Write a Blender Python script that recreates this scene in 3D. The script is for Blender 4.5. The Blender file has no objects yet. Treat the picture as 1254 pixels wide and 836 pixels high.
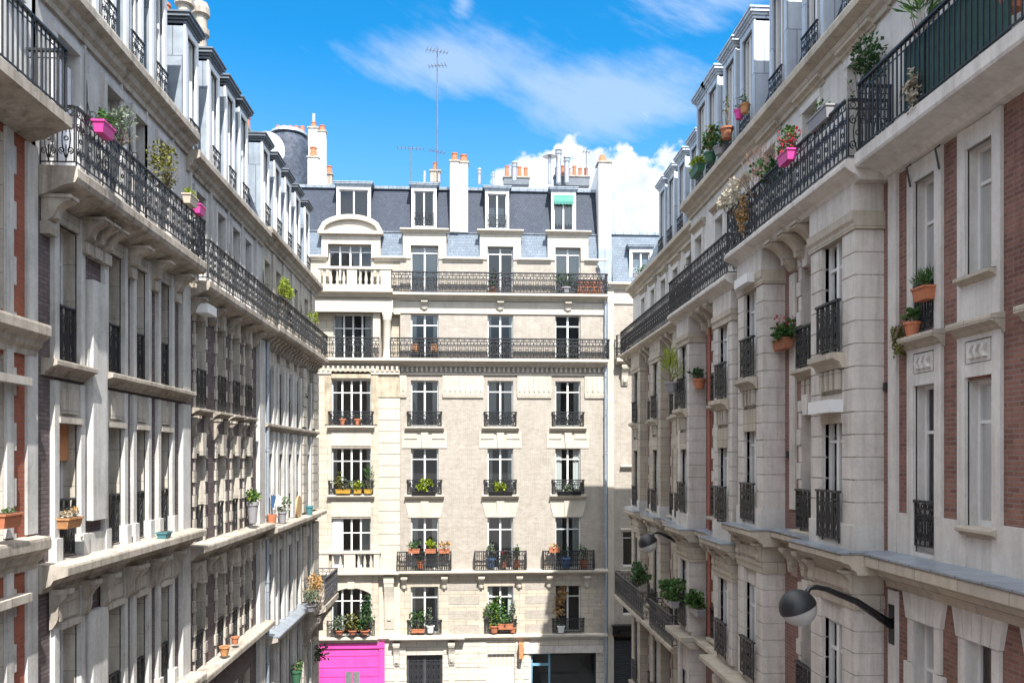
import bpy, bmesh, math, random
from mathutils import Vector
random.seed(7)
C = bpy.context.scene.collection
SC = bpy.context.scene
PI = math.pi

# ------------------------------------------------------------------ survey: the camera's place, so that measured angles give positions on real walls
ZC = 13.5
YAW = math.atan2(52, 960)
SA, CA = math.sin(YAW), math.cos(YAW)
XL, XR, YE = -6.6, 6.9, 42.5

def ray(px, py):
    u = (px - 627) / 960.0
    return SA + CA * u, CA - SA * u, (560 - py) / 960.0
def ex(px, Y=YE):
    a, b, c = ray(px, 0)
    return a / b * Y
def ez(py, px=600, Y=YE):
    a, b, c = ray(px, py)
    return ZC + c / b * Y
def at_x(X, px, py):
    a, b, c = ray(px, py)
    t = X / a
    return Vector((X, b * t, ZC + c * t))
def at_y(Y, px, py):
    a, b, c = ray(px, py)
    t = Y / b
    return Vector((a * t, Y, ZC + c * t))

# ------------------------------------------------------------------ mesh kit
class Fr:
    """a wall's own axes: s along it, z up, d out of it"""
    def __init__(self, o, su, du):
        self.o, self.su, self.du = Vector(o), Vector(su), Vector(du)
    def p(self, s, z, d):
        v = self.o + self.su * s + self.du * d
        return (v.x, v.y, v.z + z)
    def side(self, s, d=0.0):
        """axes of a return at s: its s runs out along d, its d runs along -s"""
        return Fr(self.o + self.su * s + self.du * d, self.du, -self.su)
W = Fr((0, 0, 0), (1, 0, 0), (0, 1, 0))
L = Fr((XL, .36, 0), (0, 1, 0), (1, 0, 0))
R = Fr((XR, -.37, 0), (0, 1, 0), (-1, 0, 0))
E = Fr((0, YE, 0), (1, 0, 0), (0, -1, 0))

ORG = {}
class MB:
    def __init__(self, fr=W):
        self.fr = fr; self.v = []; self.f = []; self.mi = []
    def add(self, pts, faces, m=0):
        n = len(self.v)
        self.v += [self.fr.p(*q) for q in pts]
        self.f += [tuple(n + i for i in f) for f in faces]
        self.mi += [m] * len(faces)
        return self
    def poly(self, pts, m=0):
        return self.add(pts, [tuple(range(len(pts)))], m)
    def box(self, s0, s1, z0, z1, d0, d1, m=0):
        return self.add([(s0, z0, d0), (s1, z0, d0), (s1, z1, d0), (s0, z1, d0), (s0, z0, d1), (s1, z0, d1), (s1, z1, d1), (s0, z1, d1)],
                        [(0, 3, 2, 1), (4, 5, 6, 7), (0, 1, 5, 4), (1, 2, 6, 5), (2, 3, 7, 6), (3, 0, 4, 7)], m)
    def frus(self, s0, s1, z0, z1, d0, d1, t, m=0):
        """box whose bottom is smaller by t all round"""
        return self.add([(s0 + t, z0, d0 + t), (s1 - t, z0, d0 + t), (s1, z1, d0), (s0, z1, d0), (s0 + t, z0, d1 - t), (s1 - t, z0, d1 - t), (s1, z1, d1), (s0, z1, d1)],
                        [(0, 3, 2, 1), (4, 5, 6, 7), (0, 1, 5, 4), (1, 2, 6, 5), (2, 3, 7, 6), (3, 0, 4, 7)], m)
    def prism(self, prof, s0, s1, m=0):
        """profile (d, z) run along s"""
        n = len(prof)
        pts = [(s0, z, d) for d, z in prof] + [(s1, z, d) for d, z in prof]
        fs = [tuple(range(n)), tuple(range(2 * n - 1, n - 1, -1))]
        fs += [(i, (i + 1) % n, n + (i + 1) % n, n + i) for i in range(n)]
        return self.add(pts, fs, m)
    def slab(self, prof, d0, d1, m=0):
        """outline (s, z) given thickness along d"""
        n = len(prof)
        pts = [(s, z, d0) for s, z in prof] + [(s, z, d1) for s, z in prof]
        fs = [tuple(range(n)), tuple(range(2 * n - 1, n - 1, -1))]
        fs += [(i, (i + 1) % n, n + (i + 1) % n, n + i) for i in range(n)]
        return self.add(pts, fs, m)
    def ribbon(self, pts, t, d, m=0):
        """flat iron bar of thickness t bent along (s, z) points, centred on d"""
        n = len(pts); P = []
        for i in range(n):
            a = pts[max(i - 1, 0)]; b = pts[min(i + 1, n - 1)]
            dx, dz = b[0] - a[0], b[1] - a[1]
            l = math.hypot(dx, dz) or 1
            nx, nz = -dz / l * t / 2, dx / l * t / 2
            x, z = pts[i]
            P += [(x + nx, z + nz, d - t / 2), (x - nx, z - nz, d - t / 2), (x - nx, z - nz, d + t / 2), (x + nx, z + nz, d + t / 2)]
        fs = []
        for i in range(n - 1):
            for k in range(4):
                fs.append((4 * i + k, 4 * i + (k + 1) % 4, 4 * i + 4 + (k + 1) % 4, 4 * i + 4 + k))
        fs += [(0, 1, 2, 3), (4 * n - 4, 4 * n - 3, 4 * n - 2, 4 * n - 1)]
        return self.add(P, fs, m)
    def tube(self, pts, r, n=6, m=0):
        """round bar through (s, z, d) points; r a number or one per point"""
        P = [Vector(p) for p in pts]; k = len(P); out = []
        rr = r if isinstance(r, (list, tuple)) else [r] * k
        prev = None
        for i in range(k):
            t = (P[min(i + 1, k - 1)] - P[max(i - 1, 0)]).normalized()
            ref = Vector((0, 0, 1)) if abs(t.z) < .9 else Vector((1, 0, 0))
            u = t.cross(ref).normalized(); w = t.cross(u).normalized()
            if prev is not None and u.dot(prev) < 0: u, w = -u, -w
            prev = u
            for j in range(n):
                a = 2 * PI * j / n
                q = P[i] + (u * math.cos(a) + w * math.sin(a)) * rr[i]
                out.append(tuple(q))
        fs = [(i * n + j, i * n + (j + 1) % n, (i + 1) * n + (j + 1) % n, (i + 1) * n + j) for i in range(k - 1) for j in range(n)]
        fs += [tuple(range(n)), tuple((k - 1) * n + j for j in range(n))]
        return self.add(out, fs, m)
    def lathe(self, c, prof, n=14, m=0, a0=0.0, a1=2 * PI):
        """(radius, z) profile turned about a vertical axis at c = (s, z, d)"""
        k = len(prof); full = abs(a1 - a0 - 2 * PI) < 1e-6
        nn = n if full else n + 1
        pts = []
        for r, z in prof:
            for j in range(nn):
                a = a0 + (a1 - a0) * j / n
                pts.append((c[0] + r * math.cos(a), c[1] + z, c[2] + r * math.sin(a)))
        fs = []
        for i in range(k - 1):
            for j in range(n):
                j2 = (j + 1) % nn if full else j + 1
                fs.append((i * nn + j, i * nn + j2, (i + 1) * nn + j2, (i + 1) * nn + j))
        if prof[0][0] > 1e-4: fs.append(tuple(range(nn)))
        if prof[-1][0] > 1e-4: fs.append(tuple((k - 1) * nn + j for j in range(nn)))
        return self.add(pts, fs, m)
    def wall(self, s0, s1, z0, z1, ops, d=0.0, rev=.25, m=0, rm=1):
        """sheet with rectangular openings (a, b, c, e) and their reveals"""
        ops = [o for o in ops if o[1] > s0 and o[0] < s1 and o[3] > z0 and o[2] < z1]
        S = sorted({s0, s1} | {min(max(q, s0), s1) for o in ops for q in o[:2]})
        Z = sorted({z0, z1} | {min(max(q, z0), z1) for o in ops for q in o[2:4]})
        for i in range(len(S) - 1):
            for j in range(len(Z) - 1):
                cs, cz = (S[i] + S[i + 1]) / 2, (Z[j] + Z[j + 1]) / 2
                if any(o[0] < cs < o[1] and o[2] < cz < o[3] for o in ops): continue
                self.poly([(S[i], Z[j], d), (S[i + 1], Z[j], d), (S[i + 1], Z[j + 1], d), (S[i], Z[j + 1], d)], m)
        for a, b, c, e in [o[:4] for o in ops]:
            r = d - rev
            self.poly([(a, c, d), (a, e, d), (a, e, r), (a, c, r)], rm)
            self.poly([(b, c, d), (b, c, r), (b, e, r), (b, e, d)], rm)
            self.poly([(a, e, d), (b, e, d), (b, e, r), (a, e, r)], rm)
            self.poly([(a, c, d), (a, c, r), (b, c, r), (b, c, d)], rm)
        return self
    def rust(self, s0, s1, z0, z1, d0, d1, h=.36, g=.034, m=0):
        """courses of squared stone with sunk joints"""
        n = max(1, round((z1 - z0) / h)); h = (z1 - z0) / n
        self.box(s0 + g, s1 - g, z0 + .003, z1 - .003, d0, d1 - g, m)
        for i in range(n):
            self.box(s0, s1, z0 + i * h + (g / 2 if i else 0), z0 + (i + 1) * h - g / 2, d0, d1, m)
        return self
    def build(self, name, mats, parent=None, fix=True, smooth=False):
        me = bpy.data.meshes.new(name)
        o0 = ORG.get(parent.name, Vector((0, 0, 0))) if parent else Vector((0, 0, 0))
        me.from_pydata([(x - o0.x, y - o0.y, z - o0.z) for x, y, z in self.v], [], self.f)
        for mm in (mats if isinstance(mats, (list, tuple)) else [mats]): me.materials.append(mm)
        me.polygons.foreach_set('material_index', self.mi)
        if smooth: me.polygons.foreach_set('use_smooth', [True] * len(self.f))
        if fix:
            bm = bmesh.new(); bm.from_mesh(me)
            bmesh.ops.recalc_face_normals(bm, faces=bm.faces)
            bm.to_mesh(me); bm.free()
        ob = bpy.data.objects.new(name, me); C.objects.link(ob)
        if parent: ob.parent = parent
        ORG[ob.name] = o0
        return ob

def thing(name, label, cat, loc, group=None):
    o = bpy.data.objects.new(name, None); C.objects.link(o)
    o.location = loc; o.empty_display_size = .2
    o['label'] = label; o['category'] = cat; o['kind'] = 'thing'
    if group: o['group'] = group
    ORG[o.name] = Vector(loc)
    return o

# ------------------------------------------------------------------ materials
M = {}
class NT:
    def __init__(self, name):
        m = bpy.data.materials.new(name); m.use_nodes = True
        self.m = m; self.t = m.node_tree; self.b = self.t.nodes['Principled BSDF']
        M[name] = m
    def n(self, typ, **kw):
        x = self.t.nodes.new(typ)
        for k, v in kw.items(): setattr(x, k, v)
        return x
    def l(self, a, b): self.t.links.new(a, b)
    def math(self, op, a, b=None, c=None, clamp=False):
        x = self.n('ShaderNodeMath', operation=op, use_clamp=clamp)
        for i, q in enumerate((a, b, c)):
            if q is None: continue
            if isinstance(q, (int, float)): x.inputs[i].default_value = q
            else: self.l(q, x.inputs[i])
        return x.outputs[0]
    def mix(self, f, a, b, mode='MIX'):
        x = self.n('ShaderNodeMix', data_type='RGBA', blend_type=mode)
        for i, q in ((0, f), (6, a), (7, b)):
            if isinstance(q, (int, float)): x.inputs[i].default_value = q
            elif isinstance(q, (tuple, list)): x.inputs[i].default_value = (*q[:3], 1)
            else: self.l(q, x.inputs[i])
        return x.outputs[2]
    def pos(self):
        return self.n('ShaderNodeNewGeometry').outputs['Position']
    def uv(self):
        """wall coordinates: along the wall, up"""
        sp = self.n('ShaderNodeSeparateXYZ'); self.l(self.pos(), sp.inputs[0])
        cb = self.n('ShaderNodeCombineXYZ')
        self.l(self.math('ADD', sp.outputs[0], sp.outputs[1]), cb.inputs[0]); self.l(sp.outputs[2], cb.inputs[1])
        return cb.outputs[0]
    def noise(self, vec, scale, detail=4, rough=.6, sc=None):
        if sc:
            mp = self.n('ShaderNodeMapping'); mp.inputs['Scale'].default_value = sc
            self.l(vec, mp.inputs['Vector']); vec = mp.outputs[0]
        x = self.n('ShaderNodeTexNoise'); x.inputs['Scale'].default_value = scale
        x.inputs['Detail'].default_value = detail; x.inputs['Roughness'].default_value = rough
        self.l(vec, x.inputs['Vector'])
        return x.outputs['Fac']
    def ramp(self, f, p0, p1, v0=0.0, v1=1.0):
        x = self.n('ShaderNodeMapRange'); x.clamp = True
        x.inputs['From Min'].default_value = p0; x.inputs['From Max'].default_value = p1
        x.inputs['To Min'].default_value = v0; x.inputs['To Max'].default_value = v1
        self.l(f, x.inputs['Value'])
        return x.outputs[0]
    def bump(self, h, strength=.3, dist=.01):
        x = self.n('ShaderNodeBump'); x.inputs['Strength'].default_value = strength; x.inputs['Distance'].default_value = dist
        self.l(h, x.inputs['Height']); self.l(x.outputs[0], self.b.inputs['Normal'])
    def brick(self, uvv, w, h, mortar=.01, off=.5):
        x = self.n('ShaderNodeTexBrick'); x.offset = off; x.squash = 1
        x.inputs['Scale'].default_value = 1; x.inputs['Brick Width'].default_value = w; x.inputs['Row Height'].default_value = h
        x.inputs['Mortar Size'].default_value = mortar; x.inputs['Mortar Smooth'].default_value = .2; x.inputs['Bias'].default_value = 0
        self.l(uvv, x.inputs['Vector'])
        return x

def weather(N, col, pos, amt=.35, tint=(.30, .27, .23)):
    """soot runs down the wall and blotches, with shapes of their own"""
    streak = N.ramp(N.noise(pos, 1.0, 6, .7, (6, 6, .5)), .46, .70)
    blot = N.ramp(N.noise(pos, .9, 7, .75), .42, .70)
    grit = N.ramp(N.noise(pos, 14, 5, .75), .45, .75)
    f = N.math('MULTIPLY', N.math('ADD', N.math('MULTIPLY_ADD', streak, .55, N.math('MULTIPLY', blot, .5)), N.math('MULTIPLY', grit, .28)), amt, clamp=True)
    return N.mix(f, col, N.mix(1, col, tint, 'MULTIPLY'))

def stone(name, c, joint=None, jw=.008, soot=.5, rough=.85, bump=.25, var=.08, jcol=.45):
    N = NT(name); p = N.pos(); n1 = N.noise(p, 2.2, 6, .65); n2 = N.noise(p, 26, 3, .6)
    col = N.mix(N.ramp(n1, .3, .7), tuple(q * (1 - var) for q in c), tuple(min(1, q * (1 + var)) for q in c))
    hgt = n2
    if joint:
        br = N.brick(N.uv(), joint[0], joint[1], jw)
        br.inputs['Color1'].default_value = (.88, .88, .88, 1); br.inputs['Color2'].default_value = (1.06, 1.04, 1.0, 1)
        br.inputs['Mortar'].default_value = (jcol, jcol * .96, jcol * .9, 1)
        col = N.mix(1, col, br.outputs['Color'], 'MULTIPLY')
        hgt = N.math('MULTIPLY_ADD', br.outputs['Fac'], -2.0, n2)
    col = weather(N, col, p, soot)
    N.l(col, N.b.inputs['Base Color']); N.b.inputs['Roughness'].default_value = rough
    N.b.inputs['Specular IOR Level'].default_value = .25
    N.bump(hgt, bump, .008)
    return N.m

def bricks(name, c1, c2, mort, w=.22, h=.068, ms=.011, soot=.35, tint=(.35, .3, .28)):
    N = NT(name); p = N.pos(); br = N.brick(N.uv(), w, h, ms)
    br.inputs['Color1'].default_value = (*c1, 1); br.inputs['Color2'].default_value = (*c2, 1); br.inputs['Mortar'].default_value = (*mort, 1)
    n1 = N.noise(p, 3, 5, .7)
    col = N.mix(N.ramp(n1, .3, .75, 0, .5), br.outputs['Color'], N.mix(1, br.outputs['Color'], (.6, .58, .56), 'MULTIPLY'))
    col = weather(N, col, p, soot, tint)
    N.l(col, N.b.inputs['Base Color']); N.b.inputs['Roughness'].default_value = .88
    N.b.inputs['Specular IOR Level'].default_value = .2
    N.bump(N.math('MULTIPLY_ADD', br.outputs['Fac'], -1.0, N.math('MULTIPLY', N.noise(p, 40, 2), .5)), .5, .01)
    return N.m

def plain(name, c, rough=.6, metal=0.0, var=.12, scale=6, bump=0.0, spec=.4, soot=0.0, tint=(.35, .32, .3), seam=0):
    N = NT(name); p = N.pos(); n1 = N.noise(p, scale, 5, .65)
    col = N.mix(N.ramp(n1, .3, .7), tuple(q * (1 - var) for q in c), tuple(min(1, q * (1 + var)) for q in c))
    if soot: col = weather(N, col, p, soot, tint)
    N.l(col, N.b.inputs['Base Color']); N.b.inputs['Metallic'].default_value = metal
    N.l(N.ramp(n1, .2, .8, rough * .8, min(1, rough * 1.2)), N.b.inputs['Roughness'])
    N.b.inputs['Specular IOR Level'].default_value = spec
    if seam:
        br = N.brick(N.uv(), seam, 2.3, .014); br.inputs['Color1'].default_value = (.9, .9, .92, 1); br.inputs['Color2'].default_value = (1.05, 1.05, 1.04, 1); br.inputs['Mortar'].default_value = (.5, .5, .52, 1)
        N.l(N.mix(1, col, br.outputs['Color'], 'MULTIPLY'), N.b.inputs['Base Color']); N.bump(br.outputs['Fac'], .5, .012)
    if bump: N.bump(N.noise(p, scale * 5, 3), bump, .006)
    return N.m

stone('end_stone', (.48, .43, .355), (.95, .36), .009, soot=.3)
stone('end_plain', (.50, .455, .385), None, soot=.32)
stone('end_white', (.56, .52, .46), (1.1, .3), .012, soot=.15)
stone('left_stone', (.48, .445, .395), (1.1, .62), .006, soot=.75)
stone('left_white', (.53, .52, .50), None, soot=.75)
stone('left_render', (.48, .465, .45), None, soot=.65)
stone('ledge_stone', (.41, .365, .31), None, soot=1.0, var=.2)
stone('right_stone', (.60, .56, .515), None, soot=.6)
stone('right_cream', (.47, .42, .35), (1.0, .34), .006, soot=.45)
stone('right_render', (.61, .585, .55), None, soot=.5)
stone('far_stone', (.44, .38, .30), (.9, .36), .006, soot=.45)
stone('carved', (.47, .40, .30), None, soot=.9, bump=.9, var=.2)
bricks('end_brick', (.435, .395, .345), (.355, .32, .275), (.445, .405, .355), soot=.28)
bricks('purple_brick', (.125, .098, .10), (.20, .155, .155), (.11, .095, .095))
bricks('red_brick', (.36, .115, .07), (.30, .085, .05), (.26, .13, .10), soot=.25)
bricks('brown_brick', (.31, .155, .12), (.19, .098, .08), (.25, .19, .165), soot=.6)
bricks('rose_brick', (.30, .16, .13), (.24, .12, .10), (.28, .22, .2))
plain('white_paint', (.66, .66, .65), .45, var=.05)
plain('white_wall', (.66, .65, .63), .8, var=.07, scale=3, soot=.55, tint=(.5, .48, .45))
plain('iron', (.018, .019, .022), .5, var=.3, spec=.5)
plain('iron_grey', (.045, .048, .055), .5, var=.25)
plain('zinc', (.33, .37, .42), .42, .45, .12, 3, soot=.6, tint=(.55, .57, .6), seam=.55)
plain('zinc_light', (.34, .385, .43), .45, .35, .1, 3, soot=.7, tint=(.5, .54, .6), seam=.45)
plain('zinc_pale_sunlit', (.52, .57, .62), .5, .1, .08, 3, soot=.5, tint=(.6, .64, .7), seam=.45)  # pale zinc of the right dormers, sunlight on them put into the colour
plain('zinc_dark', (.13, .145, .165), .5, .3, .15, 4)
plain('terracotta', (.42, .15, .075), .8, var=.2, scale=9, bump=.2)
plain('pot_brown', (.33, .13, .07), .8, var=.2, scale=9)
plain('orange_wood', (.42, .20, .085), .7, var=.25, scale=8)
plain('pink_plastic', (.60, .06, .28), .4, var=.06)
plain('pink_paint', (.66, .07, .34), .5, var=.08, scale=2, soot=.5, tint=(.6, .5, .6))
plain('grey_plastic', (.25, .24, .25), .5)
plain('beige_plastic', (.50, .42, .33), .5)
plain('teal_plastic', (.06, .19, .21), .4)
plain('blue_plastic', (.06, .13, .27), .4)
plain('green_plastic', (.04, .12, .065), .5)
plain('yellow_plastic', (.48, .28, .04), .5)
plain('red_paint', (.36, .12, .085), .55)
plain('soil', (.06, .042, .03), .95, var=.4, scale=20)
plain('interior', (.26, .245, .225), .9, var=.1, scale=1)
plain('floor_wood', (.16, .10, .06), .6)
plain('black_gloss', (.012, .012, .014), .25, var=.1, spec=.6)
plain('orange_blind', (.45, .20, .09), .8)
plain('shutter_white', (.60, .62, .66), .55, var=.05)
plain('shop_blue', (.16, .34, .46), .45)
plain('shop_dark', (.03, .033, .036), .35)
plain('teal_awning', (.05, .21, .17), .7)
plain('asphalt', (.05, .05, .052), .9, var=.25, scale=4, bump=.4)
plain('pavement_grey', (.24, .23, .22), .85, var=.15, scale=4, bump=.2)
plain('wood_disc', (.42, .27, .14), .7, var=.2, scale=5)
plain('bark', (.14, .10, .07), .9)
plain('screen_green', (.025, .075, .055), .6, var=.4, scale=7)
plain('steel', (.42, .43, .44), .35, .8)

def slate(name, c, w=.2, h=.11, v=.35):
    N = NT(name); p = N.pos(); br = N.brick(N.uv(), w, h, .006)
    br.inputs['Color1'].default_value = (*[q * (1 - v) for q in c], 1); br.inputs['Color2'].default_value = (*[q * (1 + v) for q in c], 1)
    br.inputs['Mortar'].default_value = (*[q * .45 for q in c], 1)
    col = weather(N, br.outputs['Color'], p, .5, (1.75, 1.7, 1.65))
    N.l(col, N.b.inputs['Base Color']); N.b.inputs['Roughness'].default_value = .6; N.b.inputs['Specular IOR Level'].default_value = .2
    N.bump(N.math('MULTIPLY', br.outputs['Fac'], -1), .5, .01)
slate('slate', (.034, .044, .066), .2, .11, .14)
slate('slate_mid', (.05, .062, .088), .24, .14, .3)
slate('slate_light', (.12, .15, .19), .28, .16, .1)

N = NT('glass')
for x in list(N.t.nodes):
    if x.type != 'OUTPUT_MATERIAL': N.t.nodes.remove(x)
out = [x for x in N.t.nodes if x.type == 'OUTPUT_MATERIAL'][0]
tr = N.n('ShaderNodeBsdfTransparent'); tr.inputs[0].default_value = (.72, .76, .76, 1)
gl = N.n('ShaderNodeBsdfGlossy'); gl.inputs['Roughness'].default_value = .015
fz = N.n('ShaderNodeFresnel'); fz.inputs[0].default_value = 1.55
ms = N.n('ShaderNodeMixShader')
N.l(N.math('MULTIPLY_ADD', fz.outputs[0], 1.25, .02, clamp=True), ms.inputs[0]); N.l(tr.outputs[0], ms.inputs[1]); N.l(gl.outputs[0], ms.inputs[2]); N.l(ms.outputs[0], out.inputs[0])

N = NT('milk_glass'); N.b.inputs['Base Color'].default_value = (.62, .62, .6, 1); N.b.inputs['Roughness'].default_value = .25
N.b.inputs['Transmission Weight'].default_value = .35
N = NT('curtain'); N.b.inputs['Base Color'].default_value = (.74, .73, .70, 1); N.b.inputs['Roughness'].default_value = .9
N.l(N.ramp(N.noise(N.pos(), 5, 2, .5, (9, 9, .3)), .3, .7, .45, .9), N.b.inputs['Roughness'])

plain('vent_black', (.03, .03, .032), .6)
def leafmat(name, c, v=.5, trans=.25):
    N = NT(name); g = N.n('ShaderNodeNewGeometry'); r = g.outputs['Random Per Island']
    col = N.mix(r, tuple(q * (1 - v) for q in c), tuple(min(1, q * (1 + v)) for q in c))
    N.l(col, N.b.inputs['Base Color']); N.b.inputs['Roughness'].default_value = .55
    N.b.inputs['Specular IOR Level'].default_value = .25
    tl = N.n('ShaderNodeBsdfTranslucent'); N.l(col, tl.inputs[0])
    mx = N.n('ShaderNodeMixShader'); mx.inputs[0].default_value = trans
    o = [x for x in N.t.nodes if x.type == 'OUTPUT_MATERIAL'][0]
    N.l(N.b.outputs[0], mx.inputs[1]); N.l(tl.outputs[0], mx.inputs[2]); N.l(mx.outputs[0], o.inputs[0])
leafmat('leaf_green', (.055, .12, .03))
leafmat('leaf_dark', (.03, .075, .022))
leafmat('leaf_lime', (.22, .28, .02), .35)
leafmat('leaf_grey', (.13, .16, .11))
leafmat('leaf_dry', (.42, .26, .11), .35)
leafmat('leaf_pale', (.42, .38, .30), .3)
leafmat('leaf_pinkish', (.45, .27, .20), .3)
leafmat('leaf_olive', (.13, .13, .03))
leafmat('leaf_yellow', (.50, .30, .03), .4)
leafmat('petal_red', (.45, .02, .05), .4)
leafmat('petal_pink', (.65, .08, .25), .4)
leafmat('petal_white', (.7, .68, .62), .15)

# ------------------------------------------------------------------ building kit
def moulding(p, z0, z1):
    """stepped and coved cornice section, from the wall out to p"""
    h = z1 - z0
    return [(-.02, z0), (p * .18, z0), (p * .22, z0 + h * .18), (p * .45, z0 + h * .30), (p * .55, z0 + h * .48), (p * .92, z0 + h * .62), (p, z0 + h * .66), (p, z0 + h * .92), (p * .97, z1), (-.02, z1 + .03)]

def cornice(fr, par, s0, s1, z0, z1, p, mat, name='cornice', d=0.0):
    mb = MB(fr); mb.prism([(d + a, b) for a, b in moulding(p, z0, z1)], s0, s1)
    return mb.build(name, M[mat], par)

def corbel(fr, par, s, w, z0, z1, p, mat, d=0.0, name='corbel'):
    h = z1 - z0
    prof = [(d - .01, z0)]
    for i in range(9):
        t = i / 8
        prof.append((d + p * (.16 + .84 * (t ** 1.4)) + .04 * math.sin(t * 2 * PI), z0 + h * (.04 + .78 * t)))
    prof += [(d + p, z1 - .1 * h), (d + p, z1), (d - .01, z1)]
    mb = MB(fr); mb.prism(prof, s - w / 2, s + w / 2)
    mb.box(s - w / 2 - .025, s + w / 2 + .025, z1 - h * .12, z1 - .003, d, d + p + .025)
    mb.box(s - w * .2, s + w * .2, z0 + h * .2, z0 + h * .62, d, d + p * .5)
    return mb.build(name, M[mat], par)

def window(fr, par, s0, s1, z0, z1, d, leaves=2, transom=.74, curtain=0, cd=.16, mat='white_paint', t=.055, bars=0, name='window'):
    """casement window: frame mesh, its panes a sub-part, curtains when the photo shows them"""
    mb = MB(fr); d0, d1 = d - .05, d + .02
    mb.box(s0, s0 + t, z0, z1, d0, d1); mb.box(s1 - t, s1, z0, z1, d0, d1)
    mb.box(s0 + t, s1 - t, z1 - t, z1, d0, d1); mb.box(s0 + t, s1 - t, z0, z0 + t * 1.6, d0, d1)
    w = (s1 - s0 - 2 * t) / leaves
    for i in range(1, leaves):
        x = s0 + t + i * w
        mb.box(x - t * .75, x + t * .75, z0 + t * 1.6, z1 - t, d0 + .005, d1 + .02)
    if transom:
        zz = z0 + (z1 - z0) * transom
        for i in range(leaves):
            mb.box(s0 + t + i * w + (t * .75 if i else 0), s0 + t + (i + 1) * w - (t * .75 if i < leaves - 1 else 0), zz - t * .45, zz + t * .45, d0 + .008, d1 - .006)
    for b in range(bars):
        zz = z0 + (z1 - z0) * (b + 1) / (bars + 1.35)
        mb.box(s0 + t, s1 - t, zz - .015, zz + .015, d0 + .012, d1 - .01)
    f = mb.build(name, M[mat], par)
    g = MB(fr); g.poly([(s0 + t * .5, z0 + t, d - .02), (s1 - t * .5, z0 + t, d - .02), (s1 - t * .5, z1 - t * .5, d - .02), (s0 + t * .5, z1 - t * .5, d - .02)])
    g.build('pane', M['glass'], f)
    if curtain:
        c = MB(fr); W_ = s1 - s0
        spans = [(s0 + .01, s0 + W_ * .5 * curtain), (s1 - W_ * .5 * curtain, s1 - .01)]
        for a, b in spans:
            n = max(4, int((b - a) / .035)); pts = []
            for i in range(n + 1):
                x = a + (b - a) * i / n
                dd = d - cd + .022 * math.sin(i * 1.9) + .012 * math.sin(i * .7 + s0)
                pts += [(x, z0 + .03, dd), (x, z1 - .05, dd)]
            c.add(pts, [(2 * i, 2 * i + 2, 2 * i + 3, 2 * i + 1) for i in range(n)])
        c.build('curtain', M['curtain'], f, fix=False, smooth=True)
    return f

def spiral(cx, cz, r0, r1, a0, turns, n=14):
    return [(cx + (r0 + (r1 - r0) * i / n) * math.cos(a0 + turns * 2 * PI * i / n), cz + (r0 + (r1 - r0) * i / n) * math.sin(a0 + turns * 2 * PI * i / n)) for i in range(n + 1)]

def rail_into(mb, s0, s1, z0, h, d, kind='scroll', t=.016, mod=.34):
    """wrought iron railing laid into mb between s0 and s1"""
    Ln = s1 - s0
    top = t * 1.7
    mb.box(s0, s1, z0 + h - top, z0 + h, d - top, d + top)
    mb.box(s0, s1, z0 + .05, z0 + .05 + t, d - t * .6, d + t * .6)
    if kind == 'bars':
        n = max(2, round(Ln / .115))
        for i in range(n + 1):
            x = s0 + t / 2 + (Ln - t) * i / n
            mb.box(x - t / 2, x + t / 2, z0 + (.05 + t) * (i % 6 != 0), z0 + h - top, d - t / 2, d + t / 2)
        mb.box(s0, s1, z0 + h * .86, z0 + h * .86 + t * .8, d - t * .35, d + t * .35)
        return
    n = max(1, round(Ln / mod)); w = Ln / n
    zb, zt = z0 + .05 + t, z0 + h - top
    zm = zt - .13 * h
    mb.box(s0, s1, zm - t / 2, zm + t / 2, d - t * .4, d + t * .4)
    for i in range(n + 1):
        x = s0 + t / 2 + (Ln - t) * i / n
        mb.box(x - t / 2, x + t / 2, z0 if i % 3 == 0 else zb, zt, d - t / 2, d + t / 2)
    for i in range(n):
        x = s0 + w * (i + .5); q = t * .8
        H = zm - zb
        r = min(w * .22, H * .16)
        if kind == 'scroll':
            for sg in (-1, 1):
                mb.ribbon([(x + sg * (a - 0), b) for a, b in spiral(r * 1.05, zb + H * .24, r * .95, r * .25, -PI / 2, 1.35)], q, d)
                mb.ribbon([(x + sg * a, b) for a, b in spiral(r * 1.05, zb + H * .76, r * .95, r * .25, PI / 2, -1.35)], q, d)
                mb.ribbon([(x + sg * (.01 + w * .2 * math.sin(k / 8 * PI) ** 1.0), zb + H * (.08 + .84 * k / 8)) for k in range(9)], q, d)
            mb.ribbon(spiral(x, zb + H * .5, r * .55, r * .55, 0, 1, 10), q, d)
            mb.box(x - q / 2, x + q / 2, zb, zb + H * .36, d - q / 2, d + q / 2); mb.box(x - q / 2, x + q / 2, zb + H * .64, zm, d - q / 2, d + q / 2)
            mb.ribbon(spiral(x - w * .25, (zm + zt) / 2, .045 * h, .045 * h, 0, 1, 8), q * .8, d)
            mb.ribbon(spiral(x + w * .25, (zm + zt) / 2, .045 * h, .045 * h, 0, 1, 8), q * .8, d)
        elif kind == 'lattice':
            for k in (-.25, .25):
                mb.box(x + w * k - q / 2, x + w * k + q / 2, zb, zt, d - q / 2, d + q / 2)
            mb.ribbon(spiral(x, zb + H * .14, r * .8, r * .8, 0, 1, 10), q, d)
            mb.ribbon(spiral(x, zm - H * .14, r * .8, r * .8, 0, 1, 10), q, d)
            mb.ribbon([(x - w * .25, zb + H * .3), (x, zb + H * .5), (x - w * .25, zb + H * .7)], q, d)
            mb.ribbon([(x + w * .25, zb + H * .3), (x, zb + H * .5), (x + w * .25, zb + H * .7)], q, d)

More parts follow.
